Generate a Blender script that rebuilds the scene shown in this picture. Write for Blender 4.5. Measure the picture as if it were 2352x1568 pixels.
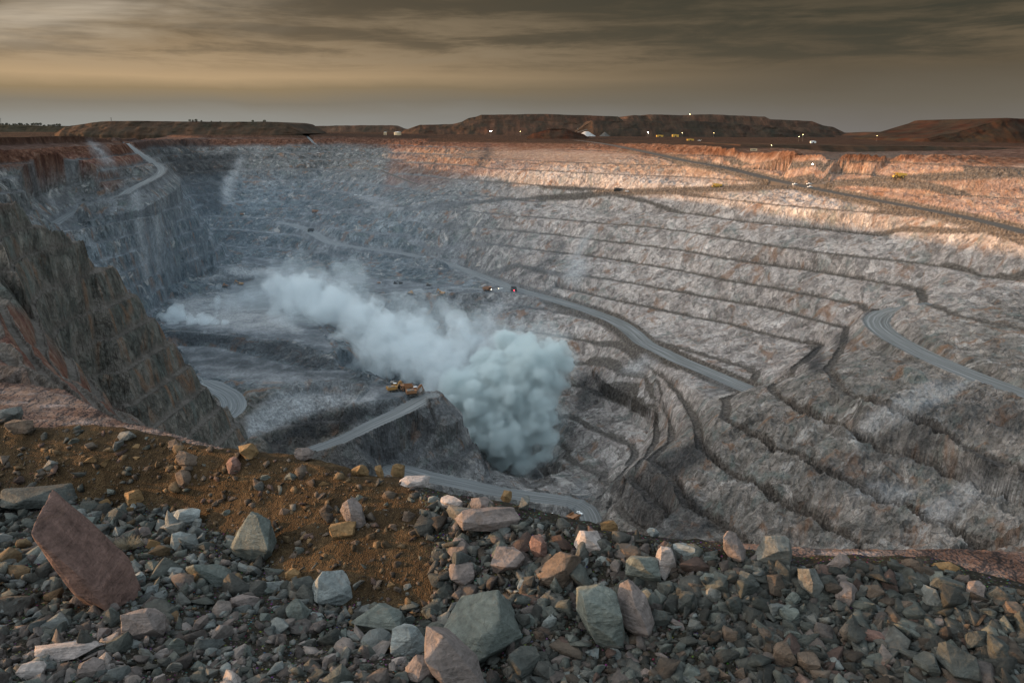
import bpy, bmesh, math, random, time
import numpy as np
from mathutils import Vector, Matrix
from mathutils.geometry import delaunay_2d_cdt
T0 = time.time()
random.seed(7)
S = bpy.context.scene
for o in list(bpy.data.objects):
    bpy.data.objects.remove(o)
COL = S.collection
# ---------------------------------------------------------------- camera
PITCH = math.atan(488.0 / 1829.0)
cam = bpy.data.cameras.new("camera")
cam.sensor_width = 36.0
cam.lens = 28.0
cam.clip_start = 0.1
cam.clip_end = 60000.0
camo = bpy.data.objects.new("camera", cam)
COL.objects.link(camo)
camo.location = (0, 0, 0)
camo.rotation_euler = (math.pi / 2 - PITCH, 0, 0)
S.camera = camo
# ---------------------------------------------------------------- exposure
S.view_settings.view_transform = 'Standard'
S.view_settings.look = 'None'
S.view_settings.gamma = 1.0
S.view_settings.exposure = 0.75
S.cycles.volume_step_rate = 1.0
S.cycles.volume_max_steps = 256
S.cycles.max_bounces = 6
S.cycles.diffuse_bounces = 2
S.cycles.glossy_bounces = 1
S.cycles.transmission_bounces = 2
S.cycles.volume_bounces = 4
S.cycles.transparent_max_bounces = 6
S.cycles.use_denoising = True
SUN_AZ = math.radians(-80.0)     # clockwise from +Y (view direction)
SUN_EL = math.radians(5.2)


# ---------------------------------------------------------------- node helper
class NT:
    def __init__(self, tree):
        self.t = tree
        tree.nodes.clear()

    def n(self, kind, **kw):
        nd = self.t.nodes.new(kind)
        ins = kw.pop('ins', {})
        for k, v in kw.items():
            setattr(nd, k, v)
        for k, v in ins.items():
            s = nd.inputs[k]
            if isinstance(v, bpy.types.NodeSocket):
                self.t.links.new(v, s)
            else:
                s.default_value = v
        return nd

    def m(self, op, a, b=None, c=None, clamp=False):
        nd = self.t.nodes.new('ShaderNodeMath')
        nd.operation = op
        nd.use_clamp = clamp
        for i, v in enumerate((a, b, c)):
            if v is None:
                continue
            if isinstance(v, bpy.types.NodeSocket):
                self.t.links.new(v, nd.inputs[i])
            else:
                nd.inputs[i].default_value = v
        return nd.outputs[0]

    def vm(self, op, a, b=None, out=0):
        nd = self.t.nodes.new('ShaderNodeVectorMath')
        nd.operation = op
        for i, v in enumerate((a, b)):
            if v is None:
                continue
            if isinstance(v, bpy.types.NodeSocket):
                self.t.links.new(v, nd.inputs[i])
            else:
                nd.inputs[i].default_value = v
        return nd.outputs[out]

    def mix(self, f, a, b, mode='MIX'):
        nd = self.t.nodes.new('ShaderNodeMix')
        nd.data_type = 'RGBA'
        nd.blend_type = mode
        for k, v in ((0, f), (6, a), (7, b)):
            if isinstance(v, bpy.types.NodeSocket):
                self.t.links.new(v, nd.inputs[k])
            else:
                if k and len(v) == 3:
                    v = (*v, 1)
                nd.inputs[k].default_value = v
        return nd.outputs[2]

    def ramp(self, f, stops, interp='LINEAR'):
        nd = self.t.nodes.new('ShaderNodeValToRGB')
        cr = nd.color_ramp
        cr.interpolation = interp
        while len(cr.elements) < len(stops):
            cr.elements.new(0.5)
        for e, (p, c) in zip(cr.elements, stops):
            e.position = p
            e.color = (*c, 1) if not isinstance(c, float) else (c, c, c, 1)
        self.t.links.new(f, nd.inputs[0])
        return nd.outputs[0]

    def mr(self, v, a, b, c=0.0, d=1.0, smooth=False):
        nd = self.t.nodes.new('ShaderNodeMapRange')
        if smooth:
            nd.interpolation_type = 'SMOOTHSTEP'
        self.t.links.new(v, nd.inputs[0])
        for i, x in zip((1, 2, 3, 4), (a, b, c, d)):
            nd.inputs[i].default_value = x
        return nd.outputs[0]

    def noise(self, vec, scale, detail=4, rough=0.55, dist=0.0, out=0, norm=True):
        nd = self.t.nodes.new('ShaderNodeTexNoise')
        nd.inputs['Scale'].default_value = scale
        nd.inputs['Detail'].default_value = detail
        nd.inputs['Roughness'].default_value = rough
        nd.inputs['Distortion'].default_value = dist
        self.t.links.new(vec, nd.inputs['Vector'])
        return nd.outputs[out]


# ---------------------------------------------------------------- sky
W = bpy.data.worlds.new("World")
S.world = W
W.use_nodes = True
w = NT(W.node_tree)
geo = w.n('ShaderNodeTexCoord')
sky = w.n('ShaderNodeTexSky', sky_type='NISHITA', sun_disc=False)
sky.sun_elevation = SUN_EL
sky.sun_rotation = SUN_AZ
sky.altitude = 350
sky.dust_density = 3.0
dirv = geo.outputs['Generated']
sep = w.n('ShaderNodeSeparateXYZ', ins={0: dirv})
dx, dy, dz = sep.outputs
az = w.m('ARCTAN2', dx, dy)                       # radians, 0 ahead, + right
el = w.m('ARCSINE', dz)
# cloud coordinates: stretched sheets seen edge-on
cv = w.n('ShaderNodeCombineXYZ', ins={0: w.m('MULTIPLY', az, 3.0), 1: w.m('MULTIPLY', el, 15.0), 2: 0.0}).outputs[0]
c1 = w.noise(cv, 1.1, 6, 0.55, 0.3)
cv2 = w.n('ShaderNodeCombineXYZ', ins={0: w.m('MULTIPLY', az, 5.0), 1: w.m('MULTIPLY', el, 42.0), 2: 3.0}).outputs[0]
c2 = w.noise(cv2, 1.3, 7, 0.62, 0.35)
wob = w.m('MULTIPLY', w.m('SUBTRACT', c1, 0.5), 0.030)
elw = w.m('ADD', el, wob)
front = w.ramp(w.mr(elw, 0.0, 0.17), [
    (0.0, (0.185, 0.185, 0.172)), (0.10, (0.168, 0.161, 0.142)), (0.18, (0.140, 0.122, 0.094)), (0.27, (0.181, 0.133, 0.076)), (0.34, (0.289, 0.204, 0.116)),
    (0.45, (0.230, 0.164, 0.097)), (0.60, (0.122, 0.089, 0.054)), (0.80, (0.072, 0.055, 0.035)), (1.0, (0.058, 0.046, 0.031))])
frontR = w.ramp(w.mr(elw, 0.0, 0.17), [
    (0.0, (0.108, 0.099, 0.090)), (0.18, (0.088, 0.076, 0.058)), (0.40, (0.066, 0.052, 0.034)), (0.65, (0.036, 0.032, 0.022)), (1.0, (0.019, 0.020, 0.0145))])
side = w.mr(az, -0.46, 0.42, 0.0, 1.0, True)
frontc = w.mix(side, front, frontR)
cl = w.mr(w.m('ADD', w.m('MULTIPLY', c2, 0.6), w.m('MULTIPLY', c1, 0.4)), 0.42, 0.64, 0.0, 1.0, True)
bandm = w.m('MULTIPLY', w.mr(el, 0.055, 0.085, 0, 1, True), w.mr(el, 0.40, 0.25, 0, 1, True))
clm = w.m('MULTIPLY', w.m('MULTIPLY', cl, bandm), w.mr(el, 0.09, 0.15, 0.8, 0.22))
clcol = w.mix(side, (0.215, 0.165, 0.106), (0.098, 0.074, 0.046))
frontc = w.mix(clm, frontc, clcol)
dk = w.m('MULTIPLY', w.mr(c2, 0.56, 0.36, 0, 1, True), bandm)
frontc = w.mix(w.m('MULTIPLY', dk, 0.55), frontc, w.mix(side, (0.062, 0.050, 0.034), (0.030, 0.030, 0.022)))
# bright break in the cloud on the left
g = w.m('ADD', w.m('POWER', w.m('DIVIDE', w.m('ADD', az, 0.520), 0.17), 2.0), w.m('POWER', w.m('DIVIDE', w.m('SUBTRACT', el, 0.118), 0.030), 2.0))
g = w.m('MULTIPLY', w.m('POWER', 2.718, w.m('MULTIPLY', g, -1.0)), w.mr(c1, 0.36, 0.62, 0, 1, True))
frontc = w.mix(w.m('MULTIPLY', g, 0.95), frontc, (0.38, 0.32, 0.245))
# the open sky overhead and behind the viewer is still bright and blue
nis = w.n('ShaderNodeMix', data_type='RGBA', blend_type='MULTIPLY', ins={0: 1.0, 6: sky.outputs[0], 7: (0.12, 0.12, 0.12, 1)}).outputs[2]
lobe = w.m('POWER', 2.718, w.m('MULTIPLY', w.m('ADD', w.m('POWER', w.m('DIVIDE', w.m('ADD', az, 1.45), 0.62), 2.0), w.m('POWER', w.m('DIVIDE', w.m('SUBTRACT', el, 0.30), 0.45), 2.0)), -1.0))
open_sky = w.mix(w.mr(el, 0.0, 0.9, 0, 1, True), (0.12, 0.14, 0.155), (0.50, 0.58, 0.64))
open_sky = w.mix(1.0, open_sky, w.mix(lobe, (0, 0, 0), (4.1, 3.8, 3.45)), 'ADD')
open_sky = w.mix(1.0, open_sky, nis, 'ADD')
upm = w.m('MAXIMUM', w.mr(el, 0.30, 0.75, 0, 1, True), w.mr(w.m('ABSOLUTE', az), 0.95, 1.9, 0, 1, True))
skyc = w.mix(upm, frontc, open_sky)
bg = w.n('ShaderNodeBackground', ins={0: skyc, 1: 1.0})
wo = w.n('ShaderNodeOutputWorld', ins={0: bg.outputs[0]})
# ---------------------------------------------------------------- sun
sl = bpy.data.lights.new("sun", 'SUN')
sl.energy = 5.0
sl.angle = math.radians(0.6)
sl.color = (1.0, 0.55, 0.24)
so = bpy.data.objects.new("sun", sl)
COL.objects.link(so)
sd = Vector((math.sin(SUN_AZ) * math.cos(SUN_EL), math.cos(SUN_AZ) * math.cos(SUN_EL), math.sin(SUN_EL)))
so.rotation_euler = sd.to_track_quat('Z', 'Y').to_euler()


# ---------------------------------------------------------------- small helpers
def tag(o, label=None, cat=None, group=None, kind=None):
    for k, v in (('label', label), ('category', cat), ('group', group), ('kind', kind)):
        if v:
            o[k] = v
    return o


def mesh_obj(name, V, F, mat=None, parent=None, smooth=False):
    me = bpy.data.meshes.new(name)
    me.from_pydata([tuple(v) for v in V], [], F)
    if smooth:
        me.polygons.foreach_set('use_smooth', [True] * len(me.polygons))
    if mat:
        me.materials.append(mat)
    o = bpy.data.objects.new(name, me)
    COL.objects.link(o)
    if parent:
        o.parent = parent
    return o


SC = 1.2
CP, SP = math.cos(PITCH), math.sin(PITCH)


def ray(x, y):
    """world direction of a point given in the 2352-wide frame"""
    a = (x - 1176.0) / 1829.0
    b = (y - 784.0) / 1829.0
    return np.array([a, CP - b * SP, -SP - b * CP])


def pz(x, y, z):
    r = ray(x, y)
    return r * (z / r[2])


def pY(x, y, Y):
    r = ray(x, y)
    return r * (Y / r[1])


# numpy gradient noise
_rng = np.random.RandomState(11)
_perm = _rng.permutation(512).astype(np.int32)
_ang = _rng.rand(512) * 2 * np.pi
_gx, _gy = np.cos(_ang).astype(np.float32), np.sin(_ang).astype(np.float32)


def perlin(x, y, seed=0):
    xi = np.floor(x).astype(np.int64)
    yi = np.floor(y).astype(np.int64)
    xf = (x - xi).astype(np.float32)
    yf = (y - yi).astype(np.float32)
    u = xf * xf * xf * (xf * (xf * 6 - 15) + 10)
    v = yf * yf * yf * (yf * (yf * 6 - 15) + 10)

    def g(ix, iy, fx, fy):
        h = _perm[(_perm[(ix + seed * 17) & 511] + iy) & 511]
        return _gx[h] * fx + _gy[h] * fy
    a = g(xi, yi, xf, yf)
    b = g(xi + 1, yi, xf - 1, yf)
    c = g(xi, yi + 1, xf, yf - 1)
    d = g(xi + 1, yi + 1, xf - 1, yf - 1)
    return ((a + u * (b - a)) * (1 - v) + v * (c + u * (d - c))) * 1.5


def fbm(x, y, scale, octv=4, gain=0.5, seed=0, ridged=False):
    s = np.zeros(np.shape(x), np.float32)
    amp, tot = 1.0, 0.0
    f = 1.0 / scale
    for k in range(octv):
        n = perlin(x * f, y * f, seed + k)
        if ridged:
            n = 1 - 2 * np.abs(n)
        s += amp * n
        tot += amp
        amp *= gain
        f *= 2.03
    return s / tot


def smooth01(t):
    t = np.clip(t, 0, 1)
    return t * t * (3 - 2 * t)
# ================================================================ THE PIT
# Contour lines of the mine (crest lines of the benches), read as (x, y) and a level z,
# turned into world points; the terrain between them is triangulated, terraced and cut by the roads.
LINES = []       # list of arrays of world points (unscaled)


def L(z, pts):
    """line at one level"""
    LINES.append([pz(x, y, z) for x, y in pts])


def LZ(pts):
    """line of (x, y, z)"""
    LINES.append([pz(*p) for p in pts])


def LY(pts):
    """line of (x, y, forward distance)"""
    LINES.append([pY(*p) for p in pts])


def LW(pts):
    """line of plain world points (unscaled)"""
    LINES.append([np.array(p, float) for p in pts])


# --- far right wall: rim and benches
LY([(262, 322, 1145), (330, 318, 1500), (450, 312, 1750), (560, 311, 1800), (660, 316, 1800), (760, 312, 1900), (860, 315, 1900), (940, 318, 1850), (1100, 319, 1740),
    (1330, 326, 1560), (1450, 330, 1350), (1568, 334, 1190), (1730, 342, 1020), (1900, 349, 920), (2070, 355, 880),
    (2200, 359, 850), (2352, 363, 825), (2500, 367, 800), (2700, 372, 780)])
LZ([(951, 338, -36), (1100, 341, -36), (1300, 345, -36), (1450, 351, -36), (1568, 358, -36), (1808, 365, -36), (1951, 370, -36), (2101, 378, -36), (2235, 385, -36), (2352, 388, -36), (2500, 391, -36)])
L(-49, [(951, 359), (1037, 362), (1117, 366), (1201, 369), (1284, 374), (1401, 378), (1568, 384), (1715, 389), (1868, 397), (1968, 402), (2051, 409), (2201, 418), (2352, 423), (2500, 427)])
L(-61, [(1117, 388), (1217, 393), (1317, 398), (1451, 404), (1568, 408), (1718, 418), (1850, 426), (1935, 431), (2068, 441), (2235, 453), (2352, 460), (2500, 468)])
L(-80, [(1034, 413), (1144, 421), (1251, 429), (1367, 435), (1450, 442), (1568, 451), (1668, 461), (1768, 472), (1868, 481), (1968, 489), (2068, 498), (2185, 509), (2352, 528), (2500, 545)])
L(-99, [(1100, 452), (1234, 462), (1301, 468), (1401, 474), (1484, 482), (1568, 492), (1635, 501), (1701, 511), (1801, 521), (1901, 531), (2001, 543), (2068, 549), (2168, 562), (2251, 573), (2352, 592), (2500, 618)])
L(-115, [(984, 481), (1084, 489), (1184, 498), (1284, 506), (1384, 516), (1484, 524), (1568, 534), (1668, 551), (1768, 568), (1868, 581), (1968, 594), (2068, 603), (2168, 617), (2218, 628)])
L(-117, [(2185, 634), (2235, 643), (2352, 658), (2500, 680)])
L(-132, [(984, 514), (1084, 523), (1184, 533), (1294, 544), (1384, 556), (1484, 568), (1568, 579), (1668, 598), (1768, 613), (1868, 626), (1968, 644), (2068, 661), (2100, 668), (2108, 690), (2115, 699), (2185, 726), (2268, 746), (2352, 762), (2500, 790)])
L(-149, [(984, 548), (1084, 557), (1184, 571), (1267, 581), (1330, 588), (1400, 598), (1484, 611), (1568, 626), (1668, 648), (1768, 664), (1868, 684), (1968, 704), (1995, 728), (2005, 760), (2090, 812), (2200, 865), (2352, 938), (2500, 1005)])
L(-165, [(984, 583), (1051, 591), (1117, 601), (1184, 610), (1231, 620), (1300, 632), (1400, 645), (1484, 660), (1568, 676), (1668, 694), (1768, 712), (1868, 739), (1935, 757), (1925, 800), (1890, 850), (1911, 896), (2000, 945), (2150, 1010), (2352, 1105), (2500, 1170)])
L(-181, [(1284, 662), (1400, 690), (1484, 708), (1568, 727), (1668, 746), (1735, 766), (1818, 786), (1878, 797), (1810, 850), (1760, 892), (1781, 925), (1835, 960), (1901, 990), (1968, 1024), (2035, 1052), (2139, 1086), (2240, 1130), (2307, 1166), (2352, 1184), (2500, 1250)])
L(-193, [(1430, 735), (1500, 757), (1568, 777), (1635, 796), (1701, 812), (1768, 832)])
L(-197, [(1648, 976), (1718, 1008), (1768, 1046), (1851, 1088), (1918, 1125), (2005, 1165), (2105, 1209), (2173, 1243), (2230, 1275)])
L(-213, [(1598, 1040), (1632, 1070), (1686, 1108), (1770, 1168), (1854, 1206), (1904, 1239), (1960, 1272)])
L(-230, [(1480, 1058), (1520, 1090), (1568, 1172), (1652, 1229), (1720, 1275)])
L(-260, [(1400, 1112), (1395, 1150), (1430, 1195), (1500, 1245)])
# the hole behind the plateau's edge
LW([tuple(pz(*p) * np.array([1.03, 1.03, 1.0]) + np.array([4, 4, -50])) for p in [(784, 841, -204), (817, 851, -204), (894, 877, -204), (960, 882, -204)]])
LW([tuple(pz(*p) + np.array([10, 14, dz])) for p, dz in [((1000, 900, -206), -70), ((1034, 937, -215), -62), ((1074, 986, -232), -48), ((1104, 1036, -250), -35), ((1124, 1079, -265), -22)]])
LZ([(815, 800, -250), (790, 765, -238), (745, 712, -222), (705, 682, -205)])
# lower wall, between the long road and the bottom of the hole
L(-206, [(1000, 712), (1100, 722), (1201, 737), (1284, 752), (1367, 772), (1417, 790), (1460, 815), (1530, 855)])
LZ([(1530, 855, -206), (1600, 900, -203), (1640, 940, -200), (1648, 976, -197)])
LZ([(1484, 876, -222), (1530, 920, -220), (1575, 980, -216), (1598, 1040, -213)])
LZ([(1501, 930, -238), (1530, 975, -235), (1525, 1020, -232), (1480, 1058, -230)])
LZ([(1490, 982, -251), (1470, 1038, -254), (1428, 1085, -258), (1400, 1112, -260)])
L(-222, [(960, 760), (1050, 790), (1200, 795), (1317, 807), (1367, 820), (1401, 836), (1434, 859), (1484, 876)])
L(-238, [(960, 850), (1050, 860), (1200, 875), (1351, 868), (1401, 896), (1434, 906), (1501, 930)])
L(-251, [(1100, 930), (1200, 925), (1314, 906), (1367, 932), (1434, 959), (1490, 982)])
L(-261, [(1304, 966), (1351, 994), (1401, 1015), (1436, 1028)])
L(-270, [(1297, 1006), (1351, 1039), (1410, 1064)])
L(-278, [(1281, 1062), (1334, 1094), (1396, 1124)])
L(-292, [(1130, 1000), (1180, 1040), (1235, 1108), (1270, 1100), (1230, 1060)])
LZ([(1184, 1093, -270), (1215, 1112, -274), (1247, 1129, -277), (1300, 1140, -280), (1380, 1140, -281)])
L(-282, [(1400, 1180), (1360, 1215), (1330, 1250)])
# the long road's own level
LZ([(620, 507, -152), (700, 527, -156), (760, 560, -163), (830, 573, -167), (900, 580, -170), (980, 596, -175), (1050, 617, -180), (1180, 664, -187), (1300, 700, -190), (1420, 745, -194),
    (1480, 790, -198), (1560, 831, -201), (1640, 864, -201), (1722, 898, -200)])
# flat by the junction, with the diggers
LZ([(760, 628, -190), (860, 640, -190), (960, 648, -190), (1060, 656, -188), (1150, 668, -187.5)])
LZ([(820, 672, -193), (900, 680, -192), (1000, 678, -190), (1100, 677, -189), (1180, 676, -188), (1240, 688, -189)])
# slope behind it up to the long road
LZ([(540, 560, -178), (640, 570, -180), (760, 600, -184), (880, 615, -185), (980, 632, -186), (1060, 645, -187)])
# --- back of the pit
LZ([(500, 497, -148), (560, 492, -148), (650, 492, -147), (700, 490, -142), (784, 484, -129), (880, 478, -119), (984, 474, -111), (1100, 463, -104), (1234, 452, -92)])
LZ([(510, 486, -140), (560, 480, -138), (650, 480, -137), (695, 482, -136)])
LY([(700, 478, 1500), (725, 442, 1545), (790, 440, 1500), (840, 449, 1430), (890, 470, 1290)])
LY([(520, 430, 1560), (560, 440, 1560), (640, 440, 1560), (690, 430, 1580), (730, 410, 1610), (790, 405, 1560), (870, 412, 1480), (940, 425, 1400)])
LY([(400, 352, 1640), (460, 352, 1650), (560, 352, 1680), (640, 352, 1700), (700, 350, 1720), (760, 352, 1740), (850, 362, 1700), (940, 372, 1600), (1000, 385, 1480)])
LY([(385, 347, 1660), (460, 347, 1670), (560, 347, 1700), (640, 347, 1715), (700, 345, 1735), (760, 341, 1790), (850, 342, 1780)])
LZ([(478, 500, -150), (440, 440, -108), (420, 400, -82)])
LZ([(485, 552, -178), (520, 585, -186), (600, 590, -187), (700, 605, -188)])
L(-190, [(470, 641), (500, 622), (533, 612), (600, 616), (650, 626), (720, 636), (784, 646), (860, 650)])
L(-193.5, [(470, 650), (520, 645), (600, 638), (650, 641), (720, 652), (800, 662)])
# --- floor of the pit
L(-194.5, [(440, 680), (520, 672), (640, 668), (720, 690)])
LZ([(360, 756, -198), (400, 758, -197.5), (450, 763, -196), (520, 768, -195.5), (567, 773, -195.5), (650, 781, -196), (717, 800, -196.5), (767, 826, -198), (780, 800, -197), (742, 752, -196), (690, 712, -195), (680, 690, -195)])
LZ([(385, 792, -205), (417, 789, -205), (500, 793, -205), (567, 809, -205), (650, 832, -205), (717, 845, -205), (775, 846, -204)])
L(-204, [(460, 880), (560, 870), (700, 880), (800, 880), (880, 893)])
LZ([(784, 841, -204), (817, 851, -204), (851, 852, -201), (894, 877, -204), (925, 880, -204), (960, 882, -204), (984, 902, -204)])
LZ([(984, 902, -204), (1017, 919, -209), (1034, 937, -215), (1051, 966, -225), (1074, 986, -232), (1091, 1022, -243), (1104, 1036, -250), (1124, 1079, -265), (1137, 1083, -268), (1184, 1093, -270)])
LZ([(567, 1008, -206), (593, 1001, -205), (640, 984, -205), (683, 972, -205), (717, 951, -205), (784, 939, -205), (850, 928, -205), (920, 917, -205), (975, 908, -205)])
LZ([(600, 1052, -236), (640, 1046, -234), (700, 1030, -230), (784, 998, -221), (850, 968, -214), (920, 935, -208), (972, 916, -206)])
LZ([(640, 1065, -240), (705, 1046, -233), (784, 1016, -224), (850, 985, -217), (920, 950, -210.5), (985, 920, -207.5)])
LZ([(760, 1100, -262), (850, 1085, -250), (931, 1077, -246), (983, 1089, -249), (1063, 1107, -256), (1142, 1127, -264), (1222, 1137, -270), (1302, 1152, -277), (1342, 1168, -280)])
LZ([(760, 1130, -266), (900, 1120, -258), (1000, 1125, -260), (1120, 1155, -268), (1250, 1180, -278), (1316, 1196, -282), (1340, 1210, -283)])
# road that curls round the foot of the near left spur
LZ([(383, 986, -219), (450, 974, -217), (500, 962, -215), (520, 945, -213), (524, 925, -210.5), (512, 908, -209), (490, 893, -207.5), (458, 880, -205.5)])
LZ([(380, 998, -222), (450, 992, -220), (520, 976, -217), (545, 955, -214), (552, 930, -210), (545, 910, -207)])
LZ([(430, 1020, -232), (520, 1025, -236), (600, 1030, -238)])
# --- left wall (far)
LY([(-300, 322, 520), (-100, 318, 780), (0, 316, 900), (100, 314, 1000), (170, 313, 1060), (240, 312, 1130), (262, 319, 1142)])
LZ([(262, 320, -14), (300, 342, -31), (345, 368, -44), (376, 393, -57), (400, 430, -79), (430, 470, -100), (450, 500, -118), (475, 540, -141), (489, 580, -164), (493, 604, -176), (485, 617, -186)])
LZ([(-100, 370, -28), (0, 366, -30), (100, 364, -31), (207, 359, -32), (300, 352, -33)])
LZ([(-100, 395, -38), (0, 394, -41), (100, 391, -42), (200, 386, -43), (300, 379, -46), (345, 376, -49)])
LZ([(-100, 448, -55), (0, 441, -58), (100, 434, -60), (217, 421, -61), (300, 415, -63), (350, 410, -61)])
LZ([(376, 393, -58), (350, 413, -62), (280, 446, -73), (220, 466, -82), (170, 491, -91), (120, 517, -96), (60, 540, -100)])
LZ([(100, 522, -96), (150, 530, -97), (233, 516, -97), (283, 506, -97), (360, 495, -98), (425, 470, -98)])
LZ([(190, 585, -126), (217, 575, -127), (300, 561, -129), (400, 545, -131), (460, 530, -133)])
LZ([(283, 660, -160), (350, 630, -162), (420, 611, -165), (480, 590, -168)])
LZ([(317, 694, -182), (383, 662, -182), (425, 645, -182), (467, 628, -184)])
LZ([(350, 738, -201), (370, 710, -199), (390, 690, -198), (430, 665, -196), (462, 640, -191), (482, 619, -187)])
# --- near left spur
SPUR = [(-60, 425, -24), (0, 445, -30), (50, 475, -38), (95, 520, -48), (150, 533, -53), (190, 543, -58), (215, 590, -72), (245, 605, -77), (270, 622, -82), (300, 690, -104), (350, 740, -122), (365, 790, -139),
        (405, 812, -147), (440, 850, -159), (447, 880, -168), (470, 897, -175), (479, 930, -190), (482, 960, -202)]
LZ(SPUR)
LW([tuple(pz(*p) * np.array([1.02, 1.0, 1.0]) + np.array([-8, 42, -58 - 8 * k * .4])) if k < 15 else tuple(pz(*p) + np.array([4, 26, max(-206 - p[2], -20)]))
    for k, p in enumerate(SPUR)])
LZ([(-80, 560, -50), (50, 551, -55), (150, 572, -64), (205, 590, -70)])
LZ([(-80, 625, -70), (0, 634, -75), (67, 648, -79), (160, 650, -84), (280, 660, -94)])
LZ([(133, 757, -110), (217, 743, -112), (317, 717, -112)])
LZ([(183, 831, -137), (267, 798, -138), (353, 809, -142), (400, 812, -145)])
LZ([(215, 895, -162), (260, 885, -163), (333, 880, -165), (440, 885, -168)])
LZ([(260, 935, -183), (330, 940, -190), (400, 945, -196), (470, 940, -194)])
LZ([(300, 968, -205), (377, 983, -216), (417, 977, -215.5), (467, 967, -213), (480, 950, -210)])
# gully and reddish slope left of it
LZ([(-80, 650, -40), (0, 690, -58), (30, 698, -62), (93, 741, -80), (112, 775, -90), (150, 815, -108), (190, 860, -128), (233, 946, -150)])
LZ([(-80, 780, -40), (0, 790, -45), (60, 815, -56), (120, 850, -72), (180, 900, -92), (240, 950, -112), (320, 985, -140)])
LZ([(-80, 835, -28), (0, 852, -31), (60, 866, -36), (110, 884, -44), (170, 912, -58), (230, 945, -70), (290, 975, -86), (370, 1000, -110)])
# rim close to the viewer
LZ([(-120, 862, -22), (0, 876, -22), (60, 879, -22.2), (93, 886, -22.4), (147, 893, -22.5), (187, 919, -22.6), (233, 946, -22.7), (283, 969, -22.8), (350, 982, -23), (433, 1006, -23), (493, 1022, -23),
    (620, 1058, -23), (800, 1110, -23), (1000, 1150, -23), (1300, 1200, -23), (1550, 1235, -23), (1696, 1245, -23), (1803, 1253, -23), (1921, 1259, -23), (2050, 1261, -23), (2200, 1258, -22.9), (2352, 1265, -23), (2500, 1270, -23), (2700, 1275, -23)])
LW([(-75, 72, -34), (-52, 76, -40), (-40, 72, -36), (-10, 66, -38), (20, 60, -36), (50, 56, -36), (80, 54, -36), (110, 54, -36)])
LW([(-60, 34, -22.5), (-25, 34, -22.8), (0, 34, -22.8), (30, 31, -22.8), (70, 30, -22.8)])
LW([(-20, 300, -215), (0, 420, -262), (60, 330, -240), (120, 320, -225), (180, 300, -190), (240, 260, -160)])
LW([(-40, 160, -130), (40, 150, -120), (120, 150, -110), (220, 150, -95)])
LW([(-100, 260, -170), (-130, 380, -215), (-60, 400, -240)])
LW([(-160, 300, -150), (-190, 400, -195)])
# --- outside the picture, left and right, and the plain
LW([(-700, 880, -9), (-640, 600, -8), (-560, 440, -8), (-470, 330, -10), (-330, 210, -14), (-200, 110, -18), (-130, 50, -20), (-110, 10, -21)])
LW([(-1600, 1500, -9), (-1500, 700, -9), (-1300, 100, -12), (-600, 20, -16)])
LW([(600, 700, -28), (560, 500, -60), (520, 380, -80), (420, 250, -60), (300, 120, -30), (200, 40, -23)])
LW([(-900, 5200, -14), (0, 5200, -16), (1500, 5200, -24), (3200, 5200, -24), (5200, 3200, -24), (-3800, 5200, -10), (-6200, 3000, -10)])
LW([(-1100, 2100, -9), (-400, 2200, -12), (0, 2150, -16), (300, 1900, -20), (600, 1500, -24), (900, 1200, -27), (1400, 900, -27), (1400, 200, -27)])

# ---- grid
AZ = np.concatenate([np.arange(-84, -37, 0.45), np.arange(-37, 36.5, 0.062)]) * math.pi / 180
RR = [24.0]
while RR[-1] < 5200:
    r = RR[-1]
    if r < 330:
        s = 0.35 + r * 0.0042
    elif r < 1750:
        s = min(1.75, 1.25 + (r - 330) * 0.0003)
    else:
        s = 1.75 + (r - 1750) * 0.012
    RR.append(r + s)
RR = np.array(RR)
NA, NR = len(AZ), len(RR)
GA, GR = np.meshgrid(AZ, RR, indexing='ij')
GX, GY = (np.sin(GA) * GR), (np.cos(GA) * GR)


def tin(lines, dens=14.0):
    pts, edges = [], []
    for ln in lines:
        prev = None
        for k in range(len(ln)):
            if k:
                a, b = ln[k - 1], ln[k]
                d = math.hypot(b[0] - a[0], b[1] - a[1])
                n = max(1, min(12, int(d / dens)))
                for j in range(1, n + 1):
                    p = a + (b - a) * (j / n)
                    pts.append(p)
                    edges.append((len(pts) - 2, len(pts) - 1))
            else:
                pts.append(ln[0])
    P = np.array(pts)
    vo, eo, fo, ov, oe, of = delaunay_2d_cdt([Vector((p[0], p[1])) for p in P], edges, [], 0, 1e-4)
    z = np.zeros(len(vo))
    for i, o in enumerate(ov):
        z[i] = np.mean([P[j][2] for j in o]) if o else np.nan
    nb = {}
    for a, b in eo:
        nb.setdefault(a, []).append(b)
        nb.setdefault(b, []).append(a)
    bad = np.where(np.isnan(z))[0]
    print("crossings of contour lines:", len(bad))
    if len(bad):
        good = np.where(~np.isnan(z))[0]
        gx = np.array([[vo[i].x, vo[i].y] for i in good])
        for i in bad:
            d = (gx[:, 0] - vo[i].x) ** 2 + (gx[:, 1] - vo[i].y) ** 2
            k = np.argsort(d)[:3]
            z[i] = np.average(z[good[k]], weights=1 / (d[k] + 1e-3))
    return np.array([[v.x, v.y] for v in vo]), z, fo


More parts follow.
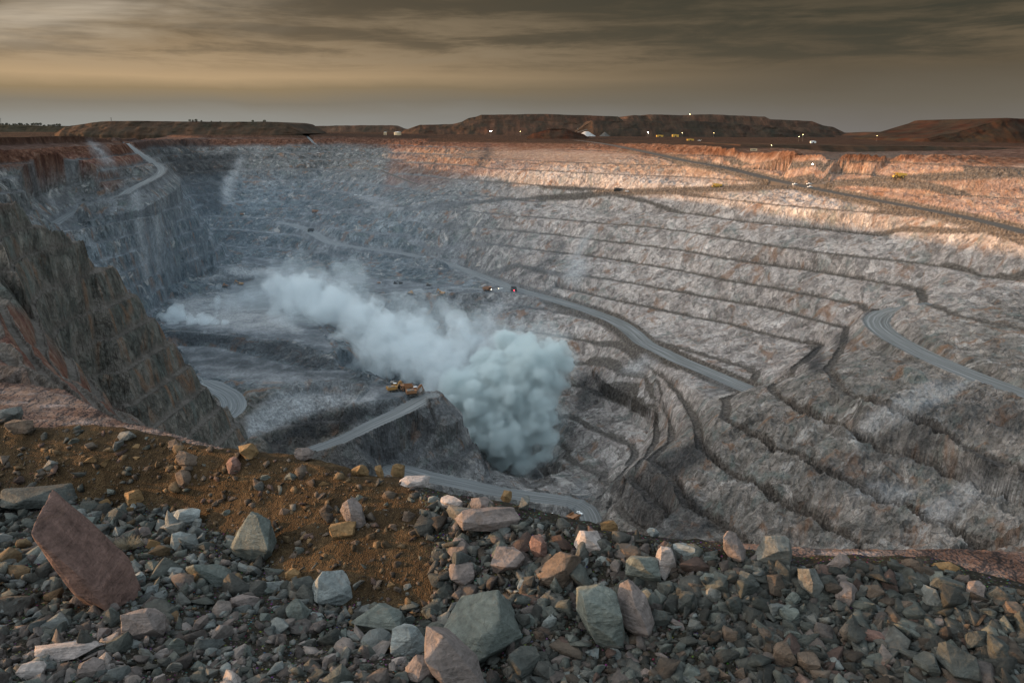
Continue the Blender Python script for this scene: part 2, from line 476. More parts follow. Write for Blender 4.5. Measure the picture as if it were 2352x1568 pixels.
def raster(V, z, F):
    H = np.full((NA, NR), np.nan, np.float32)
    xg, yg = GX / SC, GY / SC
    for f in F:
        a, b, c = V[f[0]], V[f[1]], V[f[2]]
        den = (b[1] - c[1]) * (a[0] - c[0]) + (c[0] - b[0]) * (a[1] - c[1])
        if abs(den) < 1e-9:
            continue
        P3 = np.array([a, b, c])
        azs = np.arctan2(P3[:, 0], P3[:, 1])
        if azs.max() - azs.min() > math.pi:
            continue
        # nearest point of the triangle to the origin bounds r from below
        rs = np.hypot(P3[:, 0], P3[:, 1])
        rmin = rs.min()
        for i in range(3):
            p, q = P3[i], P3[(i + 1) % 3]
            t = np.clip(-np.dot(p, q - p) / max(np.dot(q - p, q - p), 1e-9), 0, 1)
            rmin = min(rmin, np.hypot(*(p + t * (q - p))))
        i0, i1 = np.searchsorted(AZ, azs.min() - 1e-6), np.searchsorted(AZ, azs.max() + 1e-6)
        j0, j1 = np.searchsorted(RR, rmin * SC - 1e-3), np.searchsorted(RR, rs.max() * SC + 1e-3)
        if i1 <= i0 or j1 <= j0:
            continue
        X, Y = xg[i0:i1, j0:j1], yg[i0:i1, j0:j1]
        l1 = ((b[1] - c[1]) * (X - c[0]) + (c[0] - b[0]) * (Y - c[1])) / den
        l2 = ((c[1] - a[1]) * (X - c[0]) + (a[0] - c[0]) * (Y - c[1])) / den
        l3 = 1 - l1 - l2
        m = (l1 >= -1e-5) & (l2 >= -1e-5) & (l3 >= -1e-5)
        Z = l1 * z[f[0]] + l2 * z[f[1]] + l3 * z[f[2]]
        sub = H[i0:i1, j0:j1]
        sub[m] = Z[m]
    # fill what is left along r
    for i in range(NA):
        m = np.isnan(H[i])
        if m.any():
            if m.all():
                H[i] = -20
            else:
                H[i] = np.interp(RR, RR[~m], H[i][~m])
    return H * SC


Vt, zt, Ft = tin(LINES)
BASE = raster(Vt, zt, Ft)
print("tin", len(Vt), "grid", NA, NR, round(time.time() - T0, 1))


def sample(H, x, y):
    a = np.arctan2(x, y)
    r = np.hypot(x, y)
    fa = np.interp(a, AZ, np.arange(NA))
    fr = np.interp(r, RR, np.arange(NR))
    i = np.clip(fa.astype(int), 0, NA - 2)
    j = np.clip(fr.astype(int), 0, NR - 2)
    u, v = fa - i, fr - j
    return (H[i, j] * (1 - u) * (1 - v) + H[i + 1, j] * u * (1 - v) + H[i, j + 1] * (1 - u) * v + H[i + 1, j + 1] * u * v)


def hit(H, x, y, zh=None):
    """where the sight line through (x, y) meets the terrain; nearest the level zh if given"""
    d = ray(x, y)
    d = d / math.hypot(d[0], d[1])
    t = RR[:-1]
    zz = d[2] * t
    h = sample(H, d[0] * t, d[1] * t)
    s = np.sign(zz - h)
    k = np.where((s[:-1] > 0) & (s[1:] <= 0))[0]
    if not len(k):
        k = np.array([np.argmin(np.abs(zz - h))])
    if zh is not None:
        k = k[np.argmin(np.abs(zz[k] - zh * SC))]
    else:
        k = k[0]
    a0, a1 = zz[k] - h[k], zz[k + 1] - h[k + 1]
    f = a0 / (a0 - a1) if a0 != a1 else 0
    tt = t[k] + (t[k + 1] - t[k]) * np.clip(f, 0, 1)
    return np.array([d[0] * tt, d[1] * tt, float(sample(H, d[0] * tt, d[1] * tt))])


# ---- terraces
LEV = np.array([400, -22, -36, -49, -61, -80, -99, -115, -132, -149, -165, -181, -197, -213, -230, -245, -260, -276, -293, -330], float)[::-1] * SC
xu, yu = GX / SC, GY / SC
# irregular crest lines: the levels are met a few metres early or late
wx = fbm(GX, GY, 60, 4, 0.55, 3)
wy = fbm(GX + 900, GY, 15, 4, 0.6, 9)
slope_zone = np.ones_like(BASE)
relief = wx * 0.8 + wy * 0.7
# which parts are the terraced walls (mask from the level and the place)
def blur(A, k, it=2):
    for _ in range(it):
        for ax in (0, 1):
            c = np.cumsum(np.concatenate([np.repeat(A.take([0], ax), k + 1, ax), A, np.repeat(A.take([-1], ax), k, ax)], ax), ax, dtype=np.float64)
            n = A.shape[ax]
            A = ((c.take(np.arange(2 * k + 1, 2 * k + 1 + n), ax) - c.take(np.arange(n), ax)) / (2 * k + 1)).astype(np.float32)
    return A


bs = np.hypot(np.gradient(BASE, axis=1) / np.gradient(GR, axis=1), np.gradient(BASE, axis=0) / (np.gradient(GA, axis=0) * GR))
bs = blur(np.minimum(bs, 1.5), 5)
steep = smooth01((bs - 0.08) / 0.10)
rightwall = smooth01((xu - (-330 + 0.0 * yu)) / 120) * smooth01((-30 * SC * 0 - (BASE / SC) - 20) / 6)
floor_m = (1 - steep) * smooth01((-(BASE / SC) - 140) / 8)
leftwall = smooth01((-200 - xu) / 60) * smooth01((yu - 600) / 60) * smooth01((1380 - yu) / 60)
spurm = smooth01((-100 - xu) / 40) * smooth01((640 - yu) / 50) * smooth01((yu - 110) / 60)
back = smooth01((yu - 1330) / 80) * smooth01((20 - xu) / 120)
plain = smooth01(((BASE / SC) + 28.5) / 3) + smooth01((150 - GR) / 40)
plain = np.clip(plain, 0, 1) * (1 - smooth01((bs - 0.10) / 0.10) * smooth01((GR - 150) / 60) * (yu < 2050))
tamt = (0.15 + 0.85 * steep) * np.clip(0.96 - 0.86 * floor_m - 0.25 * leftwall - 0.15 * spurm - 0.35 * back, 0.05, 1) * (1 - plain)
relief_amt = (1 - 0.9 * plain) * (1 - 0.86 * floor_m) * (1 + 1.0 * spurm + 1.6 * leftwall + 1.2 * back)
near_rough = smooth01((740 - GR) / 160) * smooth01((xu - 60) / 80)
B2 = BASE + relief * relief_amt * (1 + 1.0 * near_rough)


def terrace(z, frac):
    k = np.clip(np.searchsorted(LEV, z, side='right') - 1, 0, len(LEV) - 2)
    lo, hi = LEV[k], LEV[k + 1]
    t = (z - lo) / (hi - lo)
    f = np.where(t < frac, t * 0.06, 0.06 * frac + (t - frac) / (1 - frac) * (1 - 0.06 * frac))
    return (lo + f * (hi - lo)), np.where(hi - lo > 100, 0, (t < frac) * 1.0), t


kk = np.clip(np.searchsorted(LEV, B2, side='right') - 1, 0, len(LEV) - 2)
dzl = LEV[kk + 1] - LEV[kk]
frac = np.clip((7.2 + 4.0 * fbm(GX, GY, 90, 3, 0.5, 21)) * np.clip(bs, 0.12, 1.2) / dzl, 0.06, 0.5)
TZ, FL, TT = terrace(B2, frac)
H = B2 + (TZ - B2) * tamt
FLAT = FL * (tamt > 0.25)
FLAT *= smooth01((tamt - 0.2) / 0.4)
# ribs and gouges running down the faces
rib = fbm(GX * 1.0 + wy * 6, GY, 6.0, 3, 0.6, 31)
face = (1 - FL) * (1 - plain) * steep
FT = np.clip((TT - frac) / (1 - frac), 0, 1)
bell = np.clip(4 * FT * (1 - FT), 0, 1) ** 0.5 * (1 - FL) + 0.0
jr = fbm(GX * 0.8 + GY * 0.35 + wx * 14, GY * 0.5 - GX * 0.2, 17, 4, 0.6, 41, True)
crag = fbm(GX + wx * 10, GY * 0.8, 34, 5, 0.62, 43, True)
H = H + face * bell * (rib * 1.5 + jr * 2.4 + crag * 2.2) * (1 + 0.25 * spurm + 0.8 * leftwall + 0.5 * back)
H = H + face * near_rough * (fbm(GX * 0.7 + GY * 0.7, GX - GY, 70, 5, 0.62, 47, True) * 10.0 + fbm(GX, GY, 14, 4, 0.6, 48, True) * 3.5)
# rubble along the benches, windrow at the crest
H = H + FL * tamt * (np.abs(fbm(GX, GY, 5, 3, 0.6, 51)) * 0.9 + 1.6 * smooth01((0.25 * frac - TT) / (0.15 * frac)))
# gentle waves on the floor and on the plain
H = H + floor_m * fbm(GX, GY * 1.6, 55, 4, 0.5, 61) * 2.2 + plain * fbm(GX, GY, 60, 4, 0.55, 71) * 0.9 * smooth01((GR - 60) / 60)

# ---- roads: (points as x, y, level hint), half width, name
ROADS = [
    ('a', 11.0, [(1318, 322, -20), (1400, 333, -26), (1568, 368, -36), (1685, 391, -49), (1765, 411, -58), (1845, 428, -64), (1935, 447, -68), (2068, 471, -74), (2235, 504, -82), (2352, 533, -88), (2450, 556, -92), (2600, 590, -99)]),
    ('b', 10.0, [(2600, 380, -33), (2500, 384, -36), (2352, 394, -40), (2200, 402, -45), (2068, 409, -52), (1935, 419, -58), (1845, 426, -63), (1768, 428, -66), (1635, 433, -72), (1560, 437, -75), (1417, 441, -84), (1284, 452, -92), (1117, 463, -102), (984, 473, -111), (880, 479, -119), (784, 484, -129), (710, 489, -140)]),
    ('c', 12.0, [(640, 511, -152), (700, 525, -156), (760, 557, -163), (830, 570, -167), (900, 578, -170), (980, 594, -175), (1050, 615, -180), (1120, 640, -184), (1180, 663, -187), (1240, 680, -189), (1300, 697, -190), (1370, 720, -192), (1420, 741, -194), (1455, 765, -196), (1480, 788, -198), (1520, 808, -200), (1560, 828, -201), (1640, 861, -201), (1725, 897, -200), (1760, 910, -199)]),
    ('d', 12.0, [(2600, 1010, -128), (2450, 950, -136), (2352, 908, -140), (2200, 850, -144), (2100, 804, -147), (2035, 766, -149), (2012, 742, -150), (2030, 722, -149), (2075, 705, -147), (2110, 697, -145)]),
    ('e', 11.0, [(985, 908, -204), (972, 914, -206), (920, 943, -210), (850, 976, -216), (784, 1008, -223), (700, 1041, -232), (640, 1060, -238)]),
    ('f', 13.0, [(905, 1078, -245), (931, 1079, -246), (983, 1091, -249), (1063, 1110, -256), (1142, 1130, -264), (1222, 1140, -270), (1302, 1154, -277), (1340, 1172, -281), (1352, 1195, -282)]),
    ('g', 12.0, [(383, 990, -220), (450, 980, -218), (500, 967, -216), (530, 948, -213), (538, 928, -210), (528, 908, -208), (505, 893, -206), (475, 880, -205)]),
    ('h', 7.5, [(262, 318, -14), (290, 333, -24), (320, 351, -34), (350, 372, -46), (372, 390, -56), (352, 409, -61), (280, 444, -73), (220, 465, -82), (170, 490, -91), (120, 516, -96)]),
    ('i', 9.0, [(1180, 668, -187), (1120, 665, -188), (1060, 663, -189), (1000, 666, -190), (940, 672, -190.5), (880, 676, -191)]),
    ('j', 5.0, [(700, 309, -9), (718, 325, -20), (733, 338, -35)]),
    ('k', 6.0, [(784, 373, -70), (850, 384, -80), (900, 402, -90), (960, 425, -100)]),
]
roadD = np.full(H.shape, 1e3, np.float32)
roadF = np.zeros(H.shape, np.float32)
roadV = np.zeros(H.shape, np.float32)
roadU = np.zeros(H.shape, np.float32)
ROADPTS = {}
Hc = H.copy()
for name, hw, pts in ROADS:
    P = np.array([hit(BASE, p[0], p[1]) if name in 'jk' else (hit(BASE, *p) if name in 'abd' else pz(*p) * SC) for p in pts])
    # densify with Catmull-Rom, smooth the level
    Q = []
    Pe = np.vstack([2 * P[0] - P[1], P, 2 * P[-1] - P[-2]])
    for k in range(len(P) - 1):
        p0, p1, p2, p3 = Pe[k:k + 4]
        n = max(2, int(np.hypot(*(p2 - p1)[:2]) / 16))
        for t in np.arange(n) / n:
            Q.append(0.5 * ((2 * p1) + (-p0 + p2) * t + (2 * p0 - 5 * p1 + 4 * p2 - p3) * t * t + (-p0 + 3 * p1 - 3 * p2 + p3) * t ** 3))
    Q.append(P[-1])
    Q = np.array(Q)
    for _ in range(6):
        Q[1:-1, 2] = (Q[:-2, 2] + Q[2:, 2] + 2 * Q[1:-1, 2]) / 4
    ROADPTS[name] = Q
    D = np.full(H.shape, 1e3, np.float32)
    ZR = np.zeros(H.shape, np.float32)
    UU = np.zeros(H.shape, np.float32)
    VV = np.zeros(H.shape, np.float32)
    acc = 0.0
    M = hw + (40 if name in 'abcd' else 22)
    for k in range(len(Q) - 1):
        a, b = Q[k], Q[k + 1]
        x0, x1 = min(a[0], b[0]) - M, max(a[0], b[0]) + M
        y0, y1 = max(min(a[1], b[1]) - M, 1), max(a[1], b[1]) + M
        cs = [math.atan2(x, y) for x in (x0, x1) for y in (y0, y1)]
        i0, i1 = np.searchsorted(AZ, min(cs)), np.searchsorted(AZ, max(cs))
        j0 = np.searchsorted(RR, math.hypot(min(abs(x0), abs(x1)) if x0 * x1 > 0 else 0, y0))
        j1 = np.searchsorted(RR, math.hypot(max(abs(x0), abs(x1)), y1))
        X, Y = GX[i0:i1, j0:j1], GY[i0:i1, j0:j1]
        dxy = (b - a)[:2]
        ln = math.hypot(*dxy)
        t = np.clip(((X - a[0]) * dxy[0] + (Y - a[1]) * dxy[1]) / ln ** 2, 0, 1)
        px, py = X - a[0] - t * dxy[0], Y - a[1] - t * dxy[1]
        d = np.hypot(px, py)
        sub = D[i0:i1, j0:j1]
        m = d < sub
        sub[m] = d[m]
        ZR[i0:i1, j0:j1][m] = (a[2] + (b[2] - a[2]) * t)[m]
        UU[i0:i1, j0:j1][m] = (np.sign(px * dxy[1] - py * dxy[0]) * d)[m]
        VV[i0:i1, j0:j1][m] = (acc + t * ln)[m]
        acc += ln
    cut = ZR + np.maximum(D - hw, 0) * 1.35
    fill = ZR - np.maximum(D - hw - 2, 0) * 1.1
    near = (D < M - 1) & (roadD > 1.2)
    Hn = np.where(near, np.clip(Hc, fill, cut), Hc)
    # windrow on the downhill edge
    side = (D > hw - 1.0) & (D < hw + 3.2) & near & (H < ZR + 1.5)
    Hn = np.where(side, np.maximum(Hn, ZR + 1.7 * (1 - np.abs(D - hw - 1.2) / 2.2)), Hn)
    m = (D < hw) & (roadD > 1.0)
    Hn = np.where(m, ZR + 0.10 * (rib), Hn)
    Hc = Hn
    if name in 'abch':
        roadF = np.maximum(roadF, smooth01((hw + 9 - D) / 4) * ((H < ZR + 1.5) | (D < hw + 3)))
    roadD = np.where(D / hw < roadD, D / hw, roadD)
    roadU = np.where(m, UU, roadU)
    roadV = np.where(m, VV, roadV)
H = Hc
print("roads", round(time.time() - T0, 1))
# ---------------------------------------------------------------- attributes that colour the ground: its materials, plus some painted sunlight and shadow
zn = H / SC
gzr = np.gradient(H, axis=1) / np.gradient(GR, axis=1)
gza = np.gradient(H, axis=0) / (np.gradient(GA, axis=0) * GR)
slope = np.sqrt(gzr ** 2 + gza ** 2)
n1 = fbm(GX, GY, 170, 4, 0.55, 81)
n2 = fbm(GX, GY, 45, 4, 0.6, 91)
ROAD = (roadD < 1.0)
SCR_ = FLAT * 0 + ((TT < frac + 0.03 + 0.08 * wy) & (tamt > 0.25)) * smooth01((tamt - 0.2) / 0.4) * (1 - plain)
grav = np.clip(np.maximum(np.maximum(np.maximum(FLAT, SCR_ * 0.85), roadF), smooth01((0.10 - bs) / 0.06) * (1 - plain)), 0, 1)
# the frame position of every ground point, only used to place the colour zones
PRX = GX
den_ = GY * CP - H * SP
px_ = 1176 + 1829 * GX / den_
py_ = 784 - 1829 * (GY * SP + H * CP) / den_


def zone(poly, y0, y1, soft=7.0, wob=7.0, seed=0):
    P = np.array(poly, float)
    bb = (px_ > P[:, 0].min() - 20) & (px_ < P[:, 0].max() + 20) & (py_ > P[:, 1].min() - 20) & (py_ < P[:, 1].max() + 20) & (yu > y0) & (yu < y1)
    out = np.zeros(H.shape, np.float32)
    ii = np.where(bb)
    if not len(ii[0]):
        return out
    gx_, gy_ = GX[ii], GY[ii]
    X = px_[ii] + wob * fbm(gx_, gy_, 40, 3, 0.6, 200 + seed)
    Y = py_[ii] + wob * fbm(gx_, gy_, 40, 3, 0.6, 230 + seed)
    inside = np.zeros(X.shape, bool)
    dm = np.full(X.shape, 1e9)
    for k in range(len(P)):
        a, b = P[k], P[(k + 1) % len(P)]
        cr = ((a[1] > Y) != (b[1] > Y)) & (X < (b[0] - a[0]) * (Y - a[1]) / (b[1] - a[1] + 1e-9) + a[0])
        inside ^= cr
        d = b - a
        t = np.clip(((X - a[0]) * d[0] + (Y - a[1]) * d[1]) / (d @ d + 1e-9), 0, 1)
        dm = np.minimum(dm, np.hypot(X - a[0] - t * d[0], Y - a[1] - t * d[1]))
    sdist = np.where(inside, dm, -dm)
    out[ii] = smooth01(sdist / (soft * 2) * 0.5 + 0.5)
    return out


def zones(lst):
    out = np.zeros(H.shape, np.float32)
    for k, (amt, poly, y0, y1) in enumerate(lst):
        out = np.maximum(out, amt * zone(poly, y0, y1, seed=k))
    return out


SUNLIT_OCH = zones([(1.0, [(900, 330), (1568, 330), (2352, 360), (2600, 360), (2600, 560), (2352, 500), (2050, 455), (1700, 420), (1300, 385), (1000, 372)], 400, 2200)])  # golden tone of the sunlit upper wall, put into the rock colour
DARK = zones([  # dark scree, rubble and cliffs; buttress shadow also painted in as dark colour
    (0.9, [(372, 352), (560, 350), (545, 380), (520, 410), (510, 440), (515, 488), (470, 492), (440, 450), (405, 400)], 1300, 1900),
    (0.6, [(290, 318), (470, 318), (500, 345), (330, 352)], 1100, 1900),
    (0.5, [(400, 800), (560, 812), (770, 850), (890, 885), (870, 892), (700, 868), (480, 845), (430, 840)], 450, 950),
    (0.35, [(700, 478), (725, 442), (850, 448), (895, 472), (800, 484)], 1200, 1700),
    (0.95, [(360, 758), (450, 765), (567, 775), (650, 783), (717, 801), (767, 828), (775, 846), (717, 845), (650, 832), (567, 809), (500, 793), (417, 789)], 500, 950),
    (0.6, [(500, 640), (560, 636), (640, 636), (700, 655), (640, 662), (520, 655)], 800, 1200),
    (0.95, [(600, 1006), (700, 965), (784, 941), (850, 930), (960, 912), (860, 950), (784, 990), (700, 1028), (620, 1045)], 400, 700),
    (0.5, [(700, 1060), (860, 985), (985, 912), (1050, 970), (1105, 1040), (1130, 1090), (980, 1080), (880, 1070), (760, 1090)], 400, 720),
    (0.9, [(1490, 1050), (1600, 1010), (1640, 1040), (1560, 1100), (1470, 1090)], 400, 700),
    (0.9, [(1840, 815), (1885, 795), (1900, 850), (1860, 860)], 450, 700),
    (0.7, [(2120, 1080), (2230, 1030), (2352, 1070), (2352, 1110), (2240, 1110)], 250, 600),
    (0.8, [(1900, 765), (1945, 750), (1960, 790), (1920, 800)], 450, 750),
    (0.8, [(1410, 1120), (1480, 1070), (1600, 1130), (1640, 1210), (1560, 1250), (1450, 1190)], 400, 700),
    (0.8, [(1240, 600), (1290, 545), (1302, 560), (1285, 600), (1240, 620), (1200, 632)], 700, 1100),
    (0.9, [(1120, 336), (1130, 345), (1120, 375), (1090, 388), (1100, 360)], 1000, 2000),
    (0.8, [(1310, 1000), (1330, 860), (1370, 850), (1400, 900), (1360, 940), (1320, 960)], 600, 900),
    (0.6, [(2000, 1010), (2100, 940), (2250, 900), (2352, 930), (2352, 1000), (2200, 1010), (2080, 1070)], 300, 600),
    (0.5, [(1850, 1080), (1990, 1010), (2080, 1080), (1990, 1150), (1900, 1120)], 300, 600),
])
WHITE = zones([
    (0.9, [(535, 372), (552, 352), (560, 365), (545, 395), (535, 420), (530, 450), (515, 470), (505, 430), (520, 395)], 1300, 1900),
    (0.8, [(205, 325), (240, 345), (258, 368), (262, 390), (240, 372), (215, 345)], 800, 1300),
    (0.75, [(1345, 535), (1362, 530), (1335, 580), (1345, 620), (1330, 660), (1305, 655), (1290, 640), (1310, 600)], 700, 1100),
    (0.6, [(300, 445), (315, 440), (325, 500), (340, 570), (345, 630), (330, 640), (315, 560)], 700, 1300),
    (0.5, [(345, 470), (365, 490), (378, 530), (372, 580), (360, 620), (352, 560)], 700, 1300),
    (1.0, [(470, 642), (500, 622), (533, 611), (600, 614), (660, 630), (784, 648), (700, 652), (600, 632), (530, 640)], 900, 1300),
    (0.85, [(400, 690), (520, 668), (560, 700), (650, 720), (690, 760), (560, 755), (420, 740)], 600, 1100),
    (1.0, [(570, 960), (640, 900), (780, 905), (860, 915), (784, 935), (700, 955), (600, 995), (570, 1000)], 400, 800),
    (0.4, [(470, 840), (600, 850), (760, 870), (880, 895), (760, 900), (560, 880)], 400, 900),
    (0.7, [(1120, 712), (1150, 690), (1160, 700), (1130, 760), (1120, 790), (1105, 780)], 700, 1200),
    (0.6, [(1430, 850), (1480, 815), (1510, 830), (1470, 860)], 500, 900),
    (0.5, [(1960, 1000), (1990, 950), (2130, 880), (2240, 870), (2180, 920), (2060, 980)], 300, 600),
    (0.45, [(2100, 1180), (2240, 1090), (2352, 1100), (2352, 1150), (2250, 1140), (2160, 1200)], 300, 600),
    (0.6, [(1960, 1130), (2010, 1100), (2100, 1130), (2060, 1160)], 300, 600),
    (0.7, [(820, 450), (850, 447), (905, 473), (870, 480)], 1100, 1700),
])
RED = zones([
    (0.9, [(0, 314), (255, 312), (300, 345), (340, 372), (250, 385), (120, 372), (0, 380)], 700, 1300),
    (0.5, [(220, 395), (270, 395), (280, 425), (250, 440), (225, 430)], 700, 1300),
    (0.8, [(0, 690), (60, 720), (150, 830), (260, 930), (330, 980), (200, 930), (100, 850), (0, 840)], 60, 470),
    (0.5, [(1600, 372), (1900, 352), (2352, 366), (2352, 560), (2200, 500), (1900, 435), (1750, 400)], 500, 2000),  # oxide rock, with the orange of the sunlit wall painted in
    (1.0, [(880, 316), (1568, 330), (2352, 358), (2600, 362), (2600, 392), (2352, 384), (1900, 368), (1568, 356), (1250, 346), (900, 345)], 500, 2000),
    (0.45, [(880, 440), (1568, 333), (2352, 360), (2352, 430), (1568, 372), (1000, 345), (900, 335)], 500, 2000),
])
# weathered red-brown rock near the surface
OX = smooth01((zn + 40 + 7 * n1 + 5 * n2) / 12)
OX = np.maximum(OX, smooth01((zn + 27) / 3))
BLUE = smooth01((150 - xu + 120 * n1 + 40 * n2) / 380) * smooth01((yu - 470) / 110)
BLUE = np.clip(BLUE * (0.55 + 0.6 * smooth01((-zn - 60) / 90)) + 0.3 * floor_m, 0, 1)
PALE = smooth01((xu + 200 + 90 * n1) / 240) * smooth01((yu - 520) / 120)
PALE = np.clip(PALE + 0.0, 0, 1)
OLIV = np.clip(spurm, 0, 1)


def add_attr(me, name, arr):
    at = me.attributes.new(name, 'FLOAT', 'POINT')
    at.data.foreach_set('value', np.ascontiguousarray(arr, np.float32).ravel())


def grid_mesh(name, X, Y, Z, fmask, mat, attrs, smooth=True):
    ni, nj = X.shape
    idx = np.arange(ni * nj).reshape(ni, nj)
    q = np.stack([idx[:-1, :-1], idx[:-1, 1:], idx[1:, 1:], idx[1:, :-1]], -1)
    q = q[fmask].reshape(-1, 4)
    used, inv = np.unique(q, return_inverse=True)
    inv = inv.reshape(-1, 4)
    co = np.stack([X.ravel()[used], Y.ravel()[used], Z.ravel()[used]], -1).astype(np.float32)
    me = bpy.data.meshes.new(name)
    me.vertices.add(len(used))
    me.vertices.foreach_set('co', co.ravel())
    me.loops.add(inv.size)
    me.loops.foreach_set('vertex_index', inv.ravel().astype(np.int32))
    me.polygons.add(len(inv))
    me.polygons.foreach_set('loop_start', np.arange(0, inv.size, 4, dtype=np.int32))
    me.polygons.foreach_set('loop_total', np.full(len(inv), 4, np.int32))
    me.polygons.foreach_set('use_smooth', np.full(len(inv), smooth))
    me.update(calc_edges=True)
    for k, v in attrs.items():
        add_attr(me, k, np.asarray(v).ravel()[used])
    me.materials.append(mat)
    o = bpy.data.objects.new(name, me)
    COL.objects.link(o)
    return o


def attr(w, name):
    return w.n('ShaderNodeAttribute', attribute_name=name).outputs['Fac']


def new_mat(name):
    m = bpy.data.materials.new(name)
    m.use_nodes = True
    w = NT(m.node_tree)
    return m, w


def finish(w, col, rough=0.9, bump=None, bstr=0.5, bdist=1.0, spec=0.15, extra=None):
    ins = {'Base Color': col, 'Roughness': rough, 'Specular IOR Level': spec}
    if bump is not None:
        b = w.n('ShaderNodeBump', ins={'Strength': bstr, 'Distance': bdist, 'Height': bump})
        ins['Normal'] = b.outputs[0]
    p = w.n('ShaderNodeBsdfPrincipled', ins=ins)
    w.n('ShaderNodeOutputMaterial', ins={0: p.outputs[0]})
    return p


# rock of the pit
mrock, w = new_mat("pit_rock")
pos = w.n('ShaderNodeNewGeometry').outputs['Position']
big = w.noise(pos, 0.006, 4, 0.6, 0.4)
str_v = w.n('ShaderNodeMapping', ins={0: pos, 3: (0.11, 0.11, 0.022)}).outputs[0]
streak = w.noise(str_v, 1.0, 5, 0.62, 0.2)
ribv = w.n('ShaderNodeMapping', ins={0: pos, 2: (0.25, 0.1, 0.0), 3: (0.42, 0.42, 0.055)}).outputs[0]
ribs = w.noise(ribv, 1.0, 4, 0.6, 0.1)
mid = w.noise(w.n('ShaderNodeMapping', ins={0: pos, 3: (1, 1, 0.55)}).outputs[0], 0.05, 7, 0.66, 0.15)
fine = w.noise(pos, 0.35, 5, 0.65, 0.2)
ox, bl, pa, ol, gr = (attr(w, k) for k in ('oxide', 'blue', 'pale', 'olive', 'gravel'))
base = w.ramp(mid, [(0.25, (0.13, 0.125, 0.115)), (0.45, (0.25, 0.225, 0.20)), (0.6, (0.36, 0.315, 0.28)), (0.8, (0.46, 0.42, 0.38))])
pale = w.ramp(mid, [(0.25, (0.27, 0.235, 0.215)), (0.42, (0.43, 0.37, 0.335)), (0.6, (0.55, 0.485, 0.445)), (0.8, (0.70, 0.64, 0.60))])
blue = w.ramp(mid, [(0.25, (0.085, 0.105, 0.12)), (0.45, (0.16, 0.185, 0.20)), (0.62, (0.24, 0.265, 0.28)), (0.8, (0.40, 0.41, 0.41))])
oliv = w.ramp(mid, [(0.25, (0.085, 0.088, 0.080)), (0.45, (0.155, 0.150, 0.130)), (0.62, (0.25, 0.218, 0.185)), (0.8, (0.36, 0.32, 0.28))])
oxid = w.ramp(streak, [(0.25, (0.05, 0.026, 0.019)), (0.42, (0.115, 0.052, 0.034)), (0.56, (0.19, 0.092, 0.06)), (0.75, (0.30, 0.19, 0.14))])
c = w.mix(pa, base, pale)
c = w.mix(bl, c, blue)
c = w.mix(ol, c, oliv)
jv = w.n('ShaderNodeMapping', ins={0: w.vm('ADD', pos, w.vm('MULTIPLY', w.noise(pos, 0.03, 3, 0.6, 0, out=1), (22, 22, 22))), 2: (0.25, -0.35, 0.3), 3: (0.11, 0.11, 0.045)}).outputs[0]
vo = w.n('ShaderNodeTexVoronoi', ins={'Vector': jv, 'Scale': 1.0})
voc = w.n('ShaderNodeSeparateColor', ins={0: vo.outputs['Color']}).outputs[0]
vo2 = w.n('ShaderNodeTexVoronoi', ins={'Vector': jv, 'Scale': 2.7})
voc2 = w.n('ShaderNodeSeparateColor', ins={0: vo2.outputs['Color']}).outputs[0]
ve = w.n('ShaderNodeTexVoronoi', feature='DISTANCE_TO_EDGE', ins={'Vector': jv, 'Scale': 1.0}).outputs[0]
ve2 = w.n('ShaderNodeTexVoronoi', feature='DISTANCE_TO_EDGE', ins={'Vector': jv, 'Scale': 2.7}).outputs[0]
hard = w.noise(pos, 0.16, 6, 0.78, 0.0)
cell = w.m('ADD', w.m('MULTIPLY', voc, 0.30), w.m('ADD', w.m('MULTIPLY', voc2, 0.30), w.m('MULTIPLY', w.m('SUBTRACT', hard, 0.25), 0.9)))
cellf = w.m('MULTIPLY', w.mr(cell, 0.24, 0.80, 0.46, 1.48), w.mr(big, 0.36, 0.64, 0.80, 1.16))
c = w.mix(1.0, c, w.n('ShaderNodeCombineColor', ins={0: cellf, 1: cellf, 2: cellf}).outputs[0], 'MULTIPLY')
joint = w.m('MAXIMUM', w.mr(ve, 0.0, 0.035, 0.75, 0.0), w.mr(ve2, 0.0, 0.05, 0.5, 0.0))
joint = w.m('MULTIPLY', joint, w.mr(mid, 0.42, 0.60, 0.0, 1.0))
c = w.mix(joint, c, (0.07, 0.065, 0.06))
# rusty and greenish veins in the faces
vein = w.mr(w.noise(str_v, 0.35, 5, 0.6, 1.5), 0.54, 0.68, 0, 0.72, True)
c = w.mix(vein, c, (0.30, 0.17, 0.105))
vein2 = w.mr(w.noise(w.vm('ADD', str_v, (31, 7, 3)), 0.3, 5, 0.6, 1.5), 0.53, 0.70, 0, 0.6, True)
c = w.mix(vein2, c, (0.20, 0.235, 0.215))
wv = w.mr(w.noise(w.vm('ADD', pos, (310, 70, 30)), 0.025, 6, 0.68, 2.0), 0.57, 0.68, 0, 0.75, True)
c = w.mix(w.m('MULTIPLY', wv, w.m('SUBTRACT', 1.0, ol)), c, (0.60, 0.56, 0.52))
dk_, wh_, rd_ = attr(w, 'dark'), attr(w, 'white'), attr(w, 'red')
c = w.mix(w.m('MULTIPLY', rd_, 0.95), c, w.ramp(streak, [(0.3, (0.13, 0.042, 0.030)), (0.48, (0.24, 0.095, 0.062)), (0.62, (0.34, 0.20, 0.14)), (0.75, (0.46, 0.38, 0.34))]))
c = w.mix(ox, c, oxid)
gcol = w.ramp(fine, [(0.3, (0.085, 0.072, 0.062)), (0.5, (0.15, 0.128, 0.11)), (0.7, (0.24, 0.21, 0.185))])
